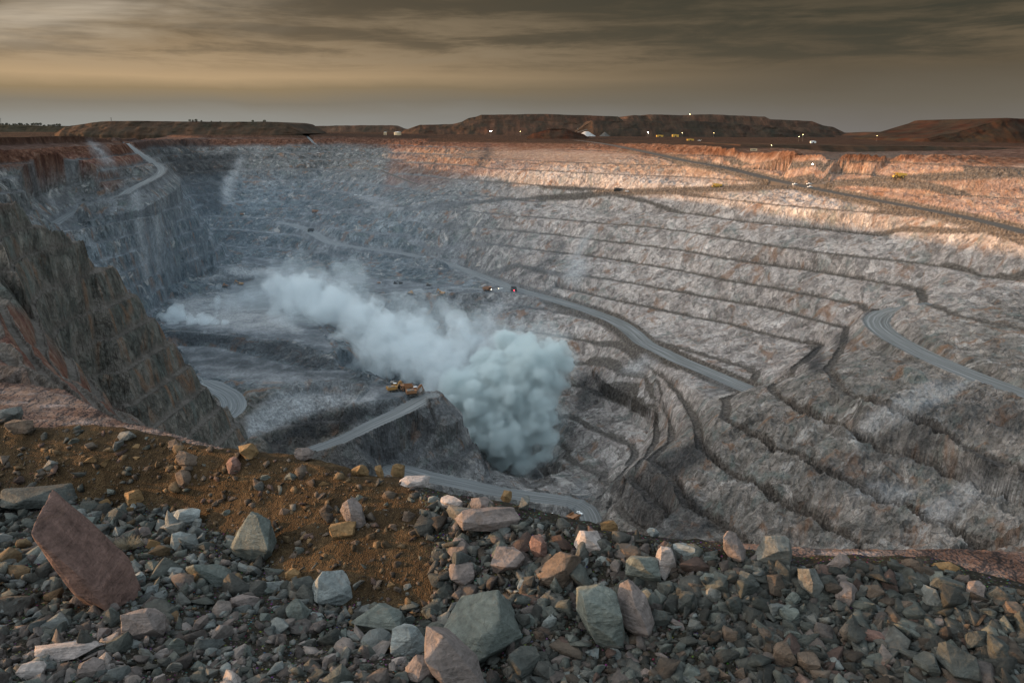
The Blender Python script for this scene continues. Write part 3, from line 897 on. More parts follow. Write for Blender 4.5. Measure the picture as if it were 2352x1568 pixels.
gcolb = w.ramp(mid, [(0.3, (0.12, 0.13, 0.14)), (0.5, (0.22, 0.235, 0.25)), (0.66, (0.40, 0.42, 0.44))])
gcol = w.mix(bl, gcol, gcolb)
goxd = w.ramp(mid, [(0.3, (0.06, 0.036, 0.028)), (0.5, (0.12, 0.072, 0.056)), (0.7, (0.24, 0.17, 0.14))])
gcol = w.mix(w.m('MULTIPLY', ol, 0.8), gcol, w.ramp(mid, [(0.35, (0.13, 0.115, 0.10)), (0.6, (0.27, 0.235, 0.205))]))
pl_ = attr(w, 'plain')
near_ = attr(w, 'near')
gcol = w.mix(ox, gcol, goxd)
c = w.mix(w.m('MULTIPLY', w.m('SUBTRACT', 1.0, w.m('MULTIPLY', rd_, 0.8)), w.m('MULTIPLY', attr(w, 'ochre'), 0.62)), c, w.ramp(streak, [(0.3, (0.24, 0.115, 0.055)), (0.5, (0.44, 0.25, 0.14)), (0.68, (0.62, 0.44, 0.30))]))  # sunlit band made brighter and warmer through the rock colour
c = w.mix(gr, c, gcol)
c = w.mix(w.m('MULTIPLY', pl_, 0.85), c, w.ramp(mid, [(0.3, (0.028, 0.020, 0.014)), (0.55, (0.06, 0.036, 0.024)), (0.75, (0.12, 0.07, 0.045))]))
nfine = w.noise(w.n('ShaderNodeMapping', ins={0: pos, 3: (0.16, 0.5, 0.5)}).outputs[0], 1.0, 6, 0.62, 0.3)
c = w.mix(near_, c, w.ramp(nfine, [(0.3, (0.075, 0.050, 0.042)), (0.48, (0.14, 0.094, 0.080)), (0.58, (0.20, 0.15, 0.13)), (0.68, (0.34, 0.27, 0.25))]))
c = w.mix(w.m('MULTIPLY', wh_, w.mr(mid, 0.35, 0.52, 0.5, 1.0)), c, w.ramp(fine, [(0.3, (0.40, 0.41, 0.42)), (0.7, (0.66, 0.66, 0.66))]))
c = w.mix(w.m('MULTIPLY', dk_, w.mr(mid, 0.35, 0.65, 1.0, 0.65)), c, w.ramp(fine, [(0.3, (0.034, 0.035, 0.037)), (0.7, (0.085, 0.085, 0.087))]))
c = w.mix(w.mr(fine, 0.3, 0.7, 0.30, 0.0), c, (0.08, 0.075, 0.07), 'MULTIPLY')
bh = w.m('ADD', w.m('ADD', w.m('MULTIPLY', ribs, 3.0), w.m('ADD', w.m('MULTIPLY', voc2, 1.6), w.m('MULTIPLY', voc, 2.2))), w.m('ADD', w.m('ADD', w.m('MULTIPLY', streak, 3.0), w.m('MULTIPLY', mid, 7.0)), w.m('MULTIPLY', fine, 1.6)))
finish(w, c, 0.95, bh, 1.0, 1.6, 0.05)

# haul road surface: pale, graded, wheel tracks along it
mroad, w = new_mat("haul_road")
u, v = attr(w, 'road_u'), attr(w, 'road_v')
bl = attr(w, 'blue')
tv = w.n('ShaderNodeCombineXYZ', ins={0: w.m('MULTIPLY', u, 0.55), 1: w.m('MULTIPLY', v, 0.012), 2: 0.0}).outputs[0]
tr = w.noise(tv, 1.0, 5, 0.65, 0.3)
rc = w.ramp(tr, [(0.32, (0.10, 0.10, 0.098)), (0.5, (0.16, 0.162, 0.16)), (0.66, (0.27, 0.275, 0.275))])
rb = w.ramp(tr, [(0.32, (0.105, 0.112, 0.118)), (0.5, (0.165, 0.178, 0.186)), (0.66, (0.29, 0.305, 0.318))])
rc = w.mix(bl, rc, rb)
rc = w.mix(attr(w, 'upper'), rc, (0.115, 0.095, 0.08))
rc = w.mix(1.0, rc, (0.84, 0.83, 0.81), 'MULTIPLY')
finish(w, rc, 0.9, tr, 0.4, 0.3, 0.1)

fr = (ROAD[:-1, :-1] & ROAD[1:, 1:] & ROAD[1:, :-1] & ROAD[:-1, 1:])
ats = dict(plain=plain * smooth01((GR - 150) / 100), near=smooth01((130 - GR) / 40) * smooth01((zn + 30) / 5), oxide=OX, blue=BLUE, pale=PALE, olive=OLIV, gravel=grav, ochre=SUNLIT_OCH, dark=DARK, white=WHITE, red=RED, upper=smooth01((zn + 125) / 30) * (xu > -250), road_u=roadU, road_v=roadV)
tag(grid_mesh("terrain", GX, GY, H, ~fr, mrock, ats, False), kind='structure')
tag(grid_mesh("haul_road", GX, GY, H, fr, mroad, ats), kind='structure')
print("terrain mesh", round(time.time() - T0, 1))
# ---------------------------------------------------------------- spoil heaps and mesas beyond the rim
mhill, w = new_mat("spoil")
pos = w.n('ShaderNodeNewGeometry').outputs['Position']
st = w.noise(w.n('ShaderNodeMapping', ins={0: pos, 3: (0.03, 0.008, 0.012)}).outputs[0], 1.0, 6, 0.62, 0.3)
md = w.noise(pos, 0.02, 6, 0.65, 0.2)
tint = w.n('ShaderNodeObjectInfo').outputs['Color']
hc = w.ramp(st, [(0.3, (0.022, 0.017, 0.013)), (0.48, (0.042, 0.026, 0.019)), (0.62, (0.075, 0.041, 0.027)), (0.8, (0.13, 0.085, 0.062))])
hc = w.mix(1.0, hc, tint, 'MULTIPLY')
hc = w.mix(w.mr(md, 0.35, 0.65, 0.0, 0.45), hc, (0.035, 0.036, 0.026))
finish(w, hc, 0.95, md, 0.8, 4.0, 0.05)


def heap(name, sil, Y, base_z, depth, tint=(1, 1, 1), berm=0.5, front=1.45, seed=0, kind='structure', label=None):
    """flat-topped tip: sil = skyline as (x, y) in the frame, standing at forward distance Y (true metres)"""
    xs = np.array([p[0] for p in sil], float)
    ys = np.array([p[1] for p in sil], float)
    for end in (0, -1):
        t = pY(xs[end], ys[end], Y)
        hh = t[2] - base_z
        if hh > 1.0:
            b = t.copy()
            b[2] = base_z + 0.4
            kx = (1829.0 * (CP * 1.0) / Y)
            den = b[1] * CP - b[2] * SP
            yb = 784 - 1829 * (b[1] * SP + b[2] * CP) / den
            xb = xs[end] + (1 if end else -1) * hh * 1.5 * 1829 / Y
            if end:
                xs, ys = np.append(xs, xb), np.append(ys, yb)
            else:
                xs, ys = np.insert(xs, 0, xb), np.insert(ys, 0, yb)
    xx = np.arange(xs[0], xs[-1] + 0.01, 2.5)
    yy = np.interp(xx, xs, ys)
    top = np.array([pY(a, b, Y) for a, b in zip(xx, yy)])
    top[:, 2] += fbm(top[:, 0], top[:, 1], 60, 3, 0.6, seed) * 1.6
    h = np.maximum(top[:, 2] - base_z, 0.3)
    prof = []   # (forward offset, height fraction)
    for f in (1.0, 0.93, 0.86, 0.8, 0.72, 0.63, 0.55):
        prof.append((-(1 - f) * front, f))
    if berm:
        k = prof[-1][0]
        for f in (0.54, 0.44, 0.33, 0.22, 0.1, -0.06):
            prof.append((k - berm - (0.55 - f) * front, f))
    else:
        for f in (0.44, 0.33, 0.22, 0.1, -0.06):
            prof.append((-(1 - f) * front, f))
    rows = [[(t[0], Y + depth + hh * 1.4, base_z - 3) for t, hh in zip(top, h)], [(t[0], Y + depth, t[2] - 1) for t in top]]
    for o, f in prof:
        row = []
        for t, hh in zip(top, h):
            wv = float(fbm(np.array([t[0]]), np.array([f * 90 + Y]), 45, 3, 0.6, seed + 5)[0]) * min(hh, 30) * 0.35 * (f < 0.99)
            row.append((t[0], Y + o * hh + wv, base_z + hh * f))
        rows.append(row)
    rows.append([(a, b - 12, base_z - 30) for a, b, c_ in rows[-1]])
    n = len(xx)
    V = [p for r in rows for p in r]
    F = [(a * n + i, a * n + i + 1, (a + 1) * n + i + 1, (a + 1) * n + i) for a in range(len(rows) - 1) for i in range(n - 1)]
    o = mesh_obj(name, V, F, mhill, smooth=False)
    o.color = (*tint, 1)
    tag(o, kind=kind)
    return o


heap('hills', [(150, 291), (178, 287), (230, 280), (262, 278), (300, 278), (420, 279), (540, 280), (600, 280), (640, 281), (660, 284), (672, 292), (686, 300)], 2300, -14, 300, (1.0, 0.95, 0.85), 0.4, seed=1)
heap('hills', [(-60, 287), (0, 287), (40, 288), (80, 289), (130, 290), (175, 290), (240, 296)], 2900, -16, 200, (0.8, 0.95, 0.8), 0, seed=2)
heap('hills', [(668, 298), (690, 290), (760, 289), (840, 288), (900, 288), (918, 295), (940, 298)], 4100, -22, 200, (1.5, 1.4, 1.3), 0, seed=3)
heap('hills', [(930, 299), (948, 293), (965, 287), (1010, 286), (1040, 285), (1062, 280), (1090, 276), (1130, 274), (1280, 280), (1400, 290)], 2750, -24, 300, (1.3, 1.1, 1.0), 0.3, seed=4)
heap('hills', [(1040, 292), (1075, 272), (1092, 269), (1106, 264), (1180, 263), (1240, 262), (1330, 265), (1400, 267), (1419, 268), (1430, 276), (1440, 292)], 2900, -24, 500, (1.15, 0.95, 0.85), 0.6, seed=5)
heap('hills', [(1422, 280), (1440, 268), (1455, 265), (1478, 266), (1490, 263), (1560, 265), (1630, 263), (1700, 266), (1757, 268), (1768, 274), (1790, 275), (1865, 279), (1890, 288), (1915, 292), (1940, 305), (1960, 312)], 3100, -26, 500, (1.1, 1.0, 0.95), 0.6, seed=6)
heap('hills', [(1330, 298), (1360, 277), (1420, 279), (1600, 278), (1700, 285), (1800, 296), (1880, 308), (1915, 312)], 2600, -27, 200, (0.75, 0.75, 0.75), 0.2, seed=7)
heap('hills', [(1985, 314), (2010, 305), (2050, 303), (2090, 307), (2110, 305), (2140, 300), (2175, 296), (2200, 292), (2245, 294), (2262, 300), (2300, 310)], 2500, -30, 200, (0.9, 0.7, 0.6), 0, seed=8)
heap('hills', [(2130, 318), (2200, 303), (2240, 292), (2262, 285), (2280, 280), (2296, 273), (2312, 271), (2352, 273), (2420, 272), (2600, 268)], 1900, -31, 400, (0.5, 0.33, 0.26), 0, 1.6, seed=9)
# dark working bank right behind the right-hand rim
heap('hills', [(1700, 332), (1760, 333), (1900, 334), (2050, 336), (2200, 338), (2352, 341), (2600, 346)], 1420, -40, 300, (0.9, 0.75, 0.6), 0, 2.2, seed=10)
heap('hills', [(1225, 306), (1250, 300), (1262, 296), (1300, 296), (1325, 304), (1340, 308)], 2150, -24, 60, (0.8, 0.5, 0.4), 0, seed=11)
# ---------------------------------------------------------------- dust of the blast
from mathutils import noise as mnoise


def sphere_into(bm, c, r, sub=2):
    bmesh.ops.create_icosphere(bm, subdivisions=sub, radius=r, matrix=Matrix.Translation(c))


def dust(name, blobs, density, voxel, seed, label, kids=26, amp=1.0, squash=1.0, color=(0.86, 0.93, 0.96), lumps=True):
    rnd = random.Random(seed)
    bm = bmesh.new()
    for x, y, Y, rp in blobs:
        c = Vector(pY(x, y, Y * SC))
        R = rp / 1829.0 * Y * SC
        sphere_into(bm, c, R * 0.86, 3)
        if not lumps:
            continue
        for k in range(kids):
            d = Vector((rnd.gauss(0, 1), rnd.gauss(0, 1), rnd.gauss(0, 1) * squash)).normalized()
            r1 = R * rnd.uniform(0.22, 0.42)
            c1 = c + d * R * rnd.uniform(0.68, 0.86)
            sphere_into(bm, c1, r1, 2)
            for j in range(5):
                d2 = (d + Vector((rnd.gauss(0, .6), rnd.gauss(0, .6), rnd.gauss(0, .6)))).normalized()
                sphere_into(bm, c1 + d2 * r1 * 0.85, r1 * rnd.uniform(0.28, 0.5), 1)
    me = bpy.data.meshes.new(name)
    bm.to_mesh(me)
    bm.free()
    o = bpy.data.objects.new(name, me)
    COL.objects.link(o)
    md = o.modifiers.new("r", 'REMESH')
    md.mode = 'VOXEL'
    md.voxel_size = voxel
    dg = bpy.context.evaluated_depsgraph_get()
    me2 = bpy.data.meshes.new_from_object(o.evaluated_get(dg))
    o.modifiers.clear()
    o.data = me2
    n = len(me2.vertices)
    co = np.empty(n * 3, np.float32)
    me2.vertices.foreach_get('co', co)
    no = np.empty(n * 3, np.float32)
    me2.vertices.foreach_get('normal', no)
    co = co.reshape(-1, 3)
    no = no.reshape(-1, 3)
    d = np.empty(n, np.float32)
    for i in range(n):
        p = Vector(co[i])
        p = p + mnoise.noise_vector(p / 9.0) * 4.0
        a = 1 - 1.6 * mnoise.voronoi(p / 9.0)[0][0]
        b = 1 - 1.6 * mnoise.voronoi(p / 3.8)[0][0]
        f = mnoise.fractal(p / 13.0, 0.9, 2.1, 4)
        d[i] = a * 1.6 + b * 1.0 + f * 3.6
    co = co + no * (d * amp)[:, None]
    me2.vertices.foreach_set('co', co.ravel())
    me2.update()
    md = o.modifiers.new("r", 'REMESH')
    md.mode = 'VOXEL'
    md.voxel_size = voxel * 0.85
    dg = bpy.context.evaluated_depsgraph_get()
    me3 = bpy.data.meshes.new_from_object(o.evaluated_get(dg))
    o.modifiers.clear()
    o.data = me3
    bm = bmesh.new()
    bm.from_mesh(me3)
    # drop crumbs and closed pockets: keep the shells with many faces
    seen = set()
    kill = []
    for v0 in bm.verts:
        if v0.index in seen:
            continue
        st, isl = [v0], [v0]
        seen.add(v0.index)
        while st:
            v = st.pop()
            for e_ in v.link_edges:
                q = e_.other_vert(v)
                if q.index not in seen:
                    seen.add(q.index)
                    st.append(q)
                    isl.append(q)
        if len(isl) < 700 and n > 8000:
            kill += isl
    bmesh.ops.delete(bm, geom=kill, context='VERTS')
    bm.to_mesh(me3)
    bm.free()
    me2 = me3
    m = bpy.data.materials.new(name)
    m.use_nodes = True
    w = NT(m.node_tree)
    pv = w.n('ShaderNodeVolumePrincipled', ins={'Color': (*color, 1), 'Density': density, 'Anisotropy': 0.1})
    w.n('ShaderNodeOutputMaterial', ins={1: pv.outputs[0]})
    m.cycles.homogeneous_volume = True
    me2.materials.clear()
    me2.materials.append(m)
    tag(o, label, 'dust', kind='stuff')
    print(name, n, round(time.time() - T0, 1))
    return o


A_ = [(1222, 852, 672, 64), (1180, 905, 665, 76), (1272, 815, 690, 34), (1120, 950, 655, 64), (1222, 945, 655, 60), (1075, 900, 668, 60), (1300, 842, 680, 20), (1277, 880, 668, 26), (1298, 812, 690, 16),
      (1170, 1010, 640, 58), (1252, 1005, 640, 30), (1105, 1000, 645, 42), (1200, 1060, 632, 26), (1245, 1048, 632, 20), (1130, 862, 690, 60), (1195, 808, 700, 42), (1150, 1045, 636, 30), (1268, 965, 650, 16), (1160, 785, 715, 26)]
dust('dust_cloud', A_, 0.10, 1.4, 3, "dense grey-green billow of blast dust rising from the bottom of the hole", amp=1.7, kids=34, color=(0.80, 0.87, 0.875))
dust('dust_cloud', [(a, b, c, d * 1.16 + 7) for a, b, c, d in A_]  , 0.010, 2.4, 4, "torn thin edge of dust around the dense grey-green billow", amp=2.6, kids=14, color=(0.76, 0.85, 0.86))
B_ = [(1020, 850, 700, 66), (960, 825, 715, 62), (895, 790, 745, 66), (835, 755, 780, 62), (775, 712, 815, 58), (715, 685, 845, 50), (1060, 790, 745, 50), (1005, 890, 680, 42), (860, 835, 725, 44), (800, 800, 760, 40), (950, 770, 760, 52), (655, 670, 870, 38)]
dust('dust_cloud', B_, 0.026, 2.0, 5, "pale drifting bank of blast dust spread from the hole over the pit floor", amp=3.4, kids=26, color=(0.90, 0.955, 0.975))
dust('dust_cloud', [(660, 672, 880, 60), (605, 662, 910, 40), (1110, 765, 770, 58), (1010, 745, 790, 62), (935, 720, 810, 56), (1180, 785, 735, 46), (800, 668, 860, 62), (700, 735, 810, 60), (600, 720, 880, 50), (560, 700, 900, 44), (500, 725, 890, 30), (540, 745, 860, 26), (1240, 775, 720, 40), (690, 620, 900, 30), (640, 740, 850, 40)],
     0.008, 3.0, 7, "thin veil of dust drifting behind the thicker bank", amp=5.0, kids=22, color=(0.88, 0.95, 0.98))
dust('dust_cloud', [(880, 750, 770, 30), (930, 800, 740, 26), (1000, 790, 740, 34), (1080, 760, 750, 26), (1040, 720, 770, 22), (1130, 800, 720, 30), (770, 690, 820, 34), (690, 660, 850, 28), (840, 720, 800, 26)],
     0.018, 1.8, 8, "ragged puffs of dust on top of the thicker bank", amp=2.4, kids=26, color=(0.90, 0.955, 0.975))
dust('dust_cloud', [(384, 733, 835, 18), (410, 725, 835, 22), (440, 734, 812, 16), (468, 737, 806, 13), (492, 738, 804, 11), (514, 741, 800, 8), (395, 745, 815, 13)],
     0.07, 1.4, 9, "small low puff of dust against the foot of the far left wall", amp=1.3, color=(0.92, 0.97, 0.99))
dust('dust_cloud', [(500, 672, 900, 6), (499, 690, 880, 6), (498, 706, 860, 6), (497, 722, 840, 6), (504, 660, 915, 8), (498, 714, 850, 6), (500, 681, 890, 6), (499, 698, 870, 6)],
     0.03, 1.5, 10, "thin upright wisp of dust over the pit floor, above the small puff", kids=8, amp=1.2)
dust('dust_cloud', [(396, 790, 760, 9), (402, 802, 750, 8)],
     0.08, 1.3, 11, "bright scrap of dust showing just past the edge of the near left spur", kids=8, amp=0.6)
# thin dust hanging in the left half of the pit
bm = bmesh.new()
bmesh.ops.create_icosphere(bm, subdivisions=4, radius=1.0)
for v in bm.verts:
    v.co = Vector((v.co.x * 520 - 330, v.co.y * 620 + 1230, v.co.z * 130 - 190))
me = bpy.data.meshes.new("dust_haze")
bm.to_mesh(me)
bm.free()
o = bpy.data.objects.new("dust_haze", me)
COL.objects.link(o)
m = bpy.data.materials.new("dust_haze")
m.use_nodes = True
w = NT(m.node_tree)
pv = w.n('ShaderNodeVolumePrincipled', ins={'Color': (0.55, 0.78, 1.0, 1), 'Density': 0.0001, 'Anisotropy': 0.0})
w.n('ShaderNodeOutputMaterial', ins={1: pv.outputs[0]})
m.cycles.homogeneous_volume = True
me.materials.append(m)
tag(o, "thin blue dust haze hanging in the far left half of the pit", 'haze', kind='stuff')
# ================================================================ THE BUND IN FRONT OF THE VIEWER
FS = 1.5
crest = [(-200, 940), (0, 968), (60, 985), (150, 984), (250, 986), (320, 995), (400, 1012), (500, 1036), (600, 1052), (700, 1064), (780, 1088), (850, 1104), (920, 1114), (1000, 1146), (1060, 1162), (1150, 1172),
         (1200, 1190), (1300, 1212), (1400, 1236), (1550, 1262), (1650, 1275), (1750, 1298), (1850, 1306), (1950, 1306), (2050, 1308), (2130, 1308), (2200, 1326), (2270, 1352), (2352, 1372), (2600, 1420)]
cp = np.array([pz(x, y, -4.7) for x, y in crest])


def off(P, dY, dz):
    Q = P.copy()
    n = Q[:, :2] / np.linalg.norm(Q[:, :2], axis=1)[:, None]
    Q[:, :2] += n * dY
    Q[:, 2] += dz
    return Q


FL_LINES = [cp, off(cp, 0.5, -0.12), off(cp, 2.2, -1.75), off(cp, 6, -5.3), off(cp, 14, -12.5)]
FL_LINES.append(np.array([pz(*p) for p in [(-250, 1120, -5.5), (0, 1140, -5.5), (150, 1155, -5.5), (300, 1165, -5.52), (450, 1190, -5.5), (560, 1260, -5.45), (660, 1320, -5.45), (760, 1380, -5.45), (870, 1420, -5.45), (960, 1430, -5.4)]]))
FL_LINES.append(np.array([pz(*p) for p in [(-250, 1050, -5.05), (0, 1050, -5.05), (200, 1060, -5.0), (400, 1080, -5.0), (600, 1120, -4.98), (760, 1180, -5.0), (880, 1260, -5.05), (940, 1330, -5.15)]]))
FL_LINES.append(np.array([pz(*p) for p in [(-250, 1300, -5.35), (0, 1300, -5.3), (200, 1330, -5.3), (400, 1350, -5.3), (600, 1400, -5.3), (760, 1460, -5.3), (900, 1500, -5.2)]]))
FL_LINES.append(np.array([pz(*p) for p in [(-250, 1568, -4.9), (0, 1568, -4.9), (300, 1568, -4.95), (600, 1568, -5.0), (900, 1568, -5.05), (1150, 1568, -5.3), (1400, 1568, -5.3), (1700, 1568, -5.2), (2000, 1568, -5.12), (2352, 1568, -5.1), (2700, 1568, -5.1)]]))
FL_LINES.append(np.array([pz(*p) for p in [(-250, 1900, -4.75), (400, 1900, -4.8), (1176, 1900, -5.2), (1900, 1900, -5.1), (2800, 1900, -5.1)]]))
FL_LINES.append(np.array([pz(*p) for p in [(1010, 1300, -5.0), (1200, 1330, -5.0), (1400, 1370, -5.0), (1600, 1400, -5.0), (1850, 1420, -4.98), (2100, 1430, -4.96), (2352, 1470, -4.95)]]))
FV, FZ, FF = tin([a for a in FL_LINES], 1.0)
_save = (AZ, RR, NA, NR, GX, GY, GA, GR, SC)
AZ = np.arange(-42, 42.01, 0.16) * math.pi / 180
RR = np.concatenate([np.arange(4.5, 20, 0.045), np.arange(20, 46, 0.25)])
NA, NR = len(AZ), len(RR)
GA, GR = np.meshgrid(AZ, RR, indexing='ij')
GX, GY = np.sin(GA) * GR, np.cos(GA) * GR
SC = FS
HF = raster(FV, FZ, FF)
HF = HF + fbm(GX, GY, 2.2, 4, 0.55, 301) * 0.16 + fbm(GX, GY, 0.5, 3, 0.6, 311) * 0.05
HFs = HF
FORE = dict(AZ=AZ, RR=RR, NA=NA, NR=NR)
# brown soil against grey rubble
fden = GY * CP - HF * SP
fpx = 1176 + 1829 * GX / fden
fpy = 784 - 1829 * (GY * SP + HF * CP) / fden
SOILP = [(-300, 900), (-300, 1125), (0, 1135), (150, 1150), (300, 1165), (420, 1180), (520, 1235), (610, 1290), (650, 1335), (740, 1375), (800, 1385), (900, 1400), (985, 1400), (1000, 1330), (985, 1240), (960, 1190), (975, 1150), (900, 1080), (600, 1000)]


def inpoly(X, Y, P):
    P = np.array(P, float)
    ins = np.zeros(np.shape(X), bool)
    for k in range(len(P)):
        a, b = P[k], P[(k + 1) % len(P)]
        ins ^= ((a[1] > Y) != (b[1] > Y)) & (X < (b[0] - a[0]) * (Y - a[1]) / (b[1] - a[1] + 1e-9) + a[0])
    return ins


SOIL = inpoly(fpx + 25 * fbm(GX, GY, 1.2, 3, 0.6, 321), fpy + 18 * fbm(GX, GY, 1.0, 3, 0.6, 331), SOILP).astype(np.float32)
SOIL = blur(SOIL, 2)
msoil, w = new_mat("bund_soil")
pos = w.n('ShaderNodeNewGeometry').outputs['Position']
so_ = attr(w, 'soil')
na = w.noise(pos, 1.3, 6, 0.65, 0.3)
nb_ = w.noise(pos, 9.0, 5, 0.7, 0.2)
nc_ = w.n('ShaderNodeTexVoronoi', ins={'Vector': pos, 'Scale': 14.0})
nd_ = w.n('ShaderNodeTexVoronoi', ins={'Vector': pos, 'Scale': 34.0})
sc_ = w.ramp(w.m('ADD', w.m('MULTIPLY', na, 0.5), w.m('MULTIPLY', nb_, 0.5)), [(0.34, (0.022, 0.0155, 0.009)), (0.5, (0.052, 0.035, 0.019)), (0.64, (0.105, 0.073, 0.041))])
gc_ = w.ramp(nb_, [(0.3, (0.012, 0.011, 0.009)), (0.55, (0.034, 0.031, 0.025)), (0.7, (0.075, 0.07, 0.06))])
cc = w.mix(so_, gc_, sc_)
peb = w.mr(nc_.outputs['Distance'], 0.05, 0.35, 1.0, 0.0)
cc = w.mix(w.m('MULTIPLY', peb, 0.35), cc, w.mix(so_, nc_.outputs['Color'], (0.16, 0.12, 0.075)), 'MIX')
cc = w.mix(1.0, cc, (0.8, 0.75, 0.68), 'MULTIPLY')
finish(w, cc, 0.95, w.m('ADD', w.m('ADD', w.m('MULTIPLY', peb, 0.5), w.m('MULTIPLY', nb_, 1.0)), w.m('MULTIPLY', nd_.outputs['Distance'], -0.5)), 1.0, 0.06, 0.1)
tag(grid_mesh("ground", GX, GY, HF, np.ones((NA - 1, NR - 1), bool), msoil, dict(soil=SOIL)), kind='structure')


def fground(x, y):
    return sample(HF, x, y)


def fhit(x, y):
    """vectorised: where sight lines meet the bund"""
    x, y = np.atleast_1d(x).astype(float), np.atleast_1d(y).astype(float)
    a = (x - 1176.0) / 1829.0
    b = (y - 784.0) / 1829.0
    X, Y, Z = a, CP - b * SP, -SP - b * CP
    n = np.hypot(X, Y)
    X, Y, Z = X / n, Y / n, Z / n
    t = np.full(x.shape, 5.0)
    done = np.zeros(x.shape, bool)
    for _ in range(520):
        g = sample(HF, X * t, Y * t)
        done |= (Z * t <= g)
        t = np.where(done, t, t + 0.045)
    return np.stack([X * t, Y * t, Z * t], -1), done & (t < 25)


# ---------------------------------------------------------------- rocks
mrk, w = new_mat("rock")
tc = w.n('ShaderNodeTexCoord').outputs['Object']
pos = w.n('ShaderNodeNewGeometry').outputs['Position']
tint = w.n('ShaderNodeAttribute', attribute_name='tint').outputs['Color']
oc = w.n('ShaderNodeObjectInfo').outputs['Color']
tint = w.mix(1.0, tint, oc, 'MULTIPLY')
k1 = w.noise(pos, 3.2, 7, 0.68, 0.4)
k2 = w.noise(pos, 16.0, 6, 0.7, 0.2)
lay = w.noise(w.n('ShaderNodeMapping', ins={0: pos, 2: (0.5, 0.3, 0.2), 3: (2.0, 2.0, 13.0)}).outputs[0], 1.0, 5, 0.6, 0.6)
f = w.mr(w.m('ADD', w.m('MULTIPLY', k1, 0.5), w.m('ADD', w.m('MULTIPLY', k2, 0.25), w.m('MULTIPLY', lay, 0.25))), 0.36, 0.64, 0.42, 1.5)
fc = w.n('ShaderNodeCombineColor', ins={0: f, 1: f, 2: f}).outputs[0]
rc = w.mix(1.0, tint, fc, 'MULTIPLY')
st_ = w.mr(w.noise(pos, 1.7, 6, 0.7, 0.8), 0.56, 0.70, 0, 0.55, True)
rc = w.mix(st_, rc, w.mix(0.5, tint, (0.16, 0.09, 0.05)))
cr_ = w.n('ShaderNodeTexVoronoi', feature='DISTANCE_TO_EDGE', ins={'Vector': w.vm('ADD', pos, w.vm('MULTIPLY', w.noise(pos, 4.0, 4, 0.6, 0, out=1), (0.25, 0.25, 0.25))), 'Scale': 1.9})
crk = w.mr(cr_.outputs[0], 0.0, 0.012, 0.75, 0.0)
rc = w.mix(w.m('MULTIPLY', crk, w.mr(k1, 0.45, 0.6, 0, 1)), rc, (0.03, 0.026, 0.022))
bh = w.m('ADD', w.m('MULTIPLY', k1, 1.2), w.m('ADD', w.m('MULTIPLY', k2, 0.5), w.m('MULTIPLY', lay, 0.7)))
finish(w, rc, 0.85, bh, 0.9, 0.07, 0.2)


def rock_shape(seed, sub=3, planes=14, rough=0.05, tight=0.62):
    # fractured block: the hull of a handful of points pushed out towards the faces of a skewed box
    rnd = random.Random(seed)
    bm = bmesh.new()
    n = {1: 9, 2: 13, 3: 14}.get(sub, planes + 12)
    sk = Matrix(((1, rnd.uniform(-.35, .35), rnd.uniform(-.35, .35)), (0, 1, rnd.uniform(-.35, .35)), (0, 0, 1)))
    for k in range(n):
        v = Vector((rnd.uniform(-1, 1), rnd.uniform(-1, 1), rnd.uniform(-1, 1)))
        ax = max(range(3), key=lambda a: abs(v[a]) * rnd.uniform(0.6, 1.4))
        v[ax] = math.copysign(rnd.uniform(0.82, 1.0), v[ax])
        if sub >= 4:
            v = Vector((rnd.gauss(0, 1), rnd.gauss(0, 1), rnd.gauss(0, 1)))
            v = v / (sum(abs(c_) ** 3.6 for c_ in v) ** (1 / 3.6)) * rnd.uniform(0.76, 1.0)
            bm.verts.new(v)
            continue
        bm.verts.new(sk @ v)
    r_ = bmesh.ops.convex_hull(bm, input=bm.verts[:])
    bmesh.ops.delete(bm, geom=[g for g in set(r_['geom_interior'] + r_['geom_unused']) if isinstance(g, bmesh.types.BMVert)], context='VERTS')
    if sub >= 4:
        bmesh.ops.bevel(bm, geom=bm.edges[:], offset=0.02, segments=1, affect='EDGES')
        bmesh.ops.triangulate(bm, faces=bm.faces[:])
        for _ in range(3 if sub == 4 else 4):
            es = [e_ for e_ in bm.edges if e_.calc_length() > 0.10]
            if es:
                bmesh.ops.subdivide_edges(bm, edges=es, cuts=1)
                bmesh.ops.triangulate(bm, faces=bm.faces[:])
    elif sub >= 2:
        bmesh.ops.bevel(bm, geom=bm.edges[:], offset=0.03, segments=1, affect='EDGES')
        bmesh.ops.triangulate(bm, faces=bm.faces[:])
    else:
        bmesh.ops.triangulate(bm, faces=bm.faces[:])
    bm.verts.index_update()
    vs = np.array([v.co[:] for v in bm.verts])
    F = [tuple(v.index for v in f.verts) for f in bm.faces]
    bm.free()
    if rough and sub >= 4:
        for i in range(len(vs)):
            p = Vector(vs[i]) * 1.6 + Vector((seed * 3.1, 0, 0))
            a = mnoise.fractal(p, 0.8, 2.0, 5)
            st = mnoise.noise(Vector((p.x * 1.3, p.y * 1.3, p.z * 7)))
            vs[i] *= 1 + rough * 0.9 * a + rough * 0.35 * st
    lo, hi = vs.min(0), vs.max(0)
    vs = (vs - (lo + hi) / 2) / ((hi - lo) / 2)
    return vs, F


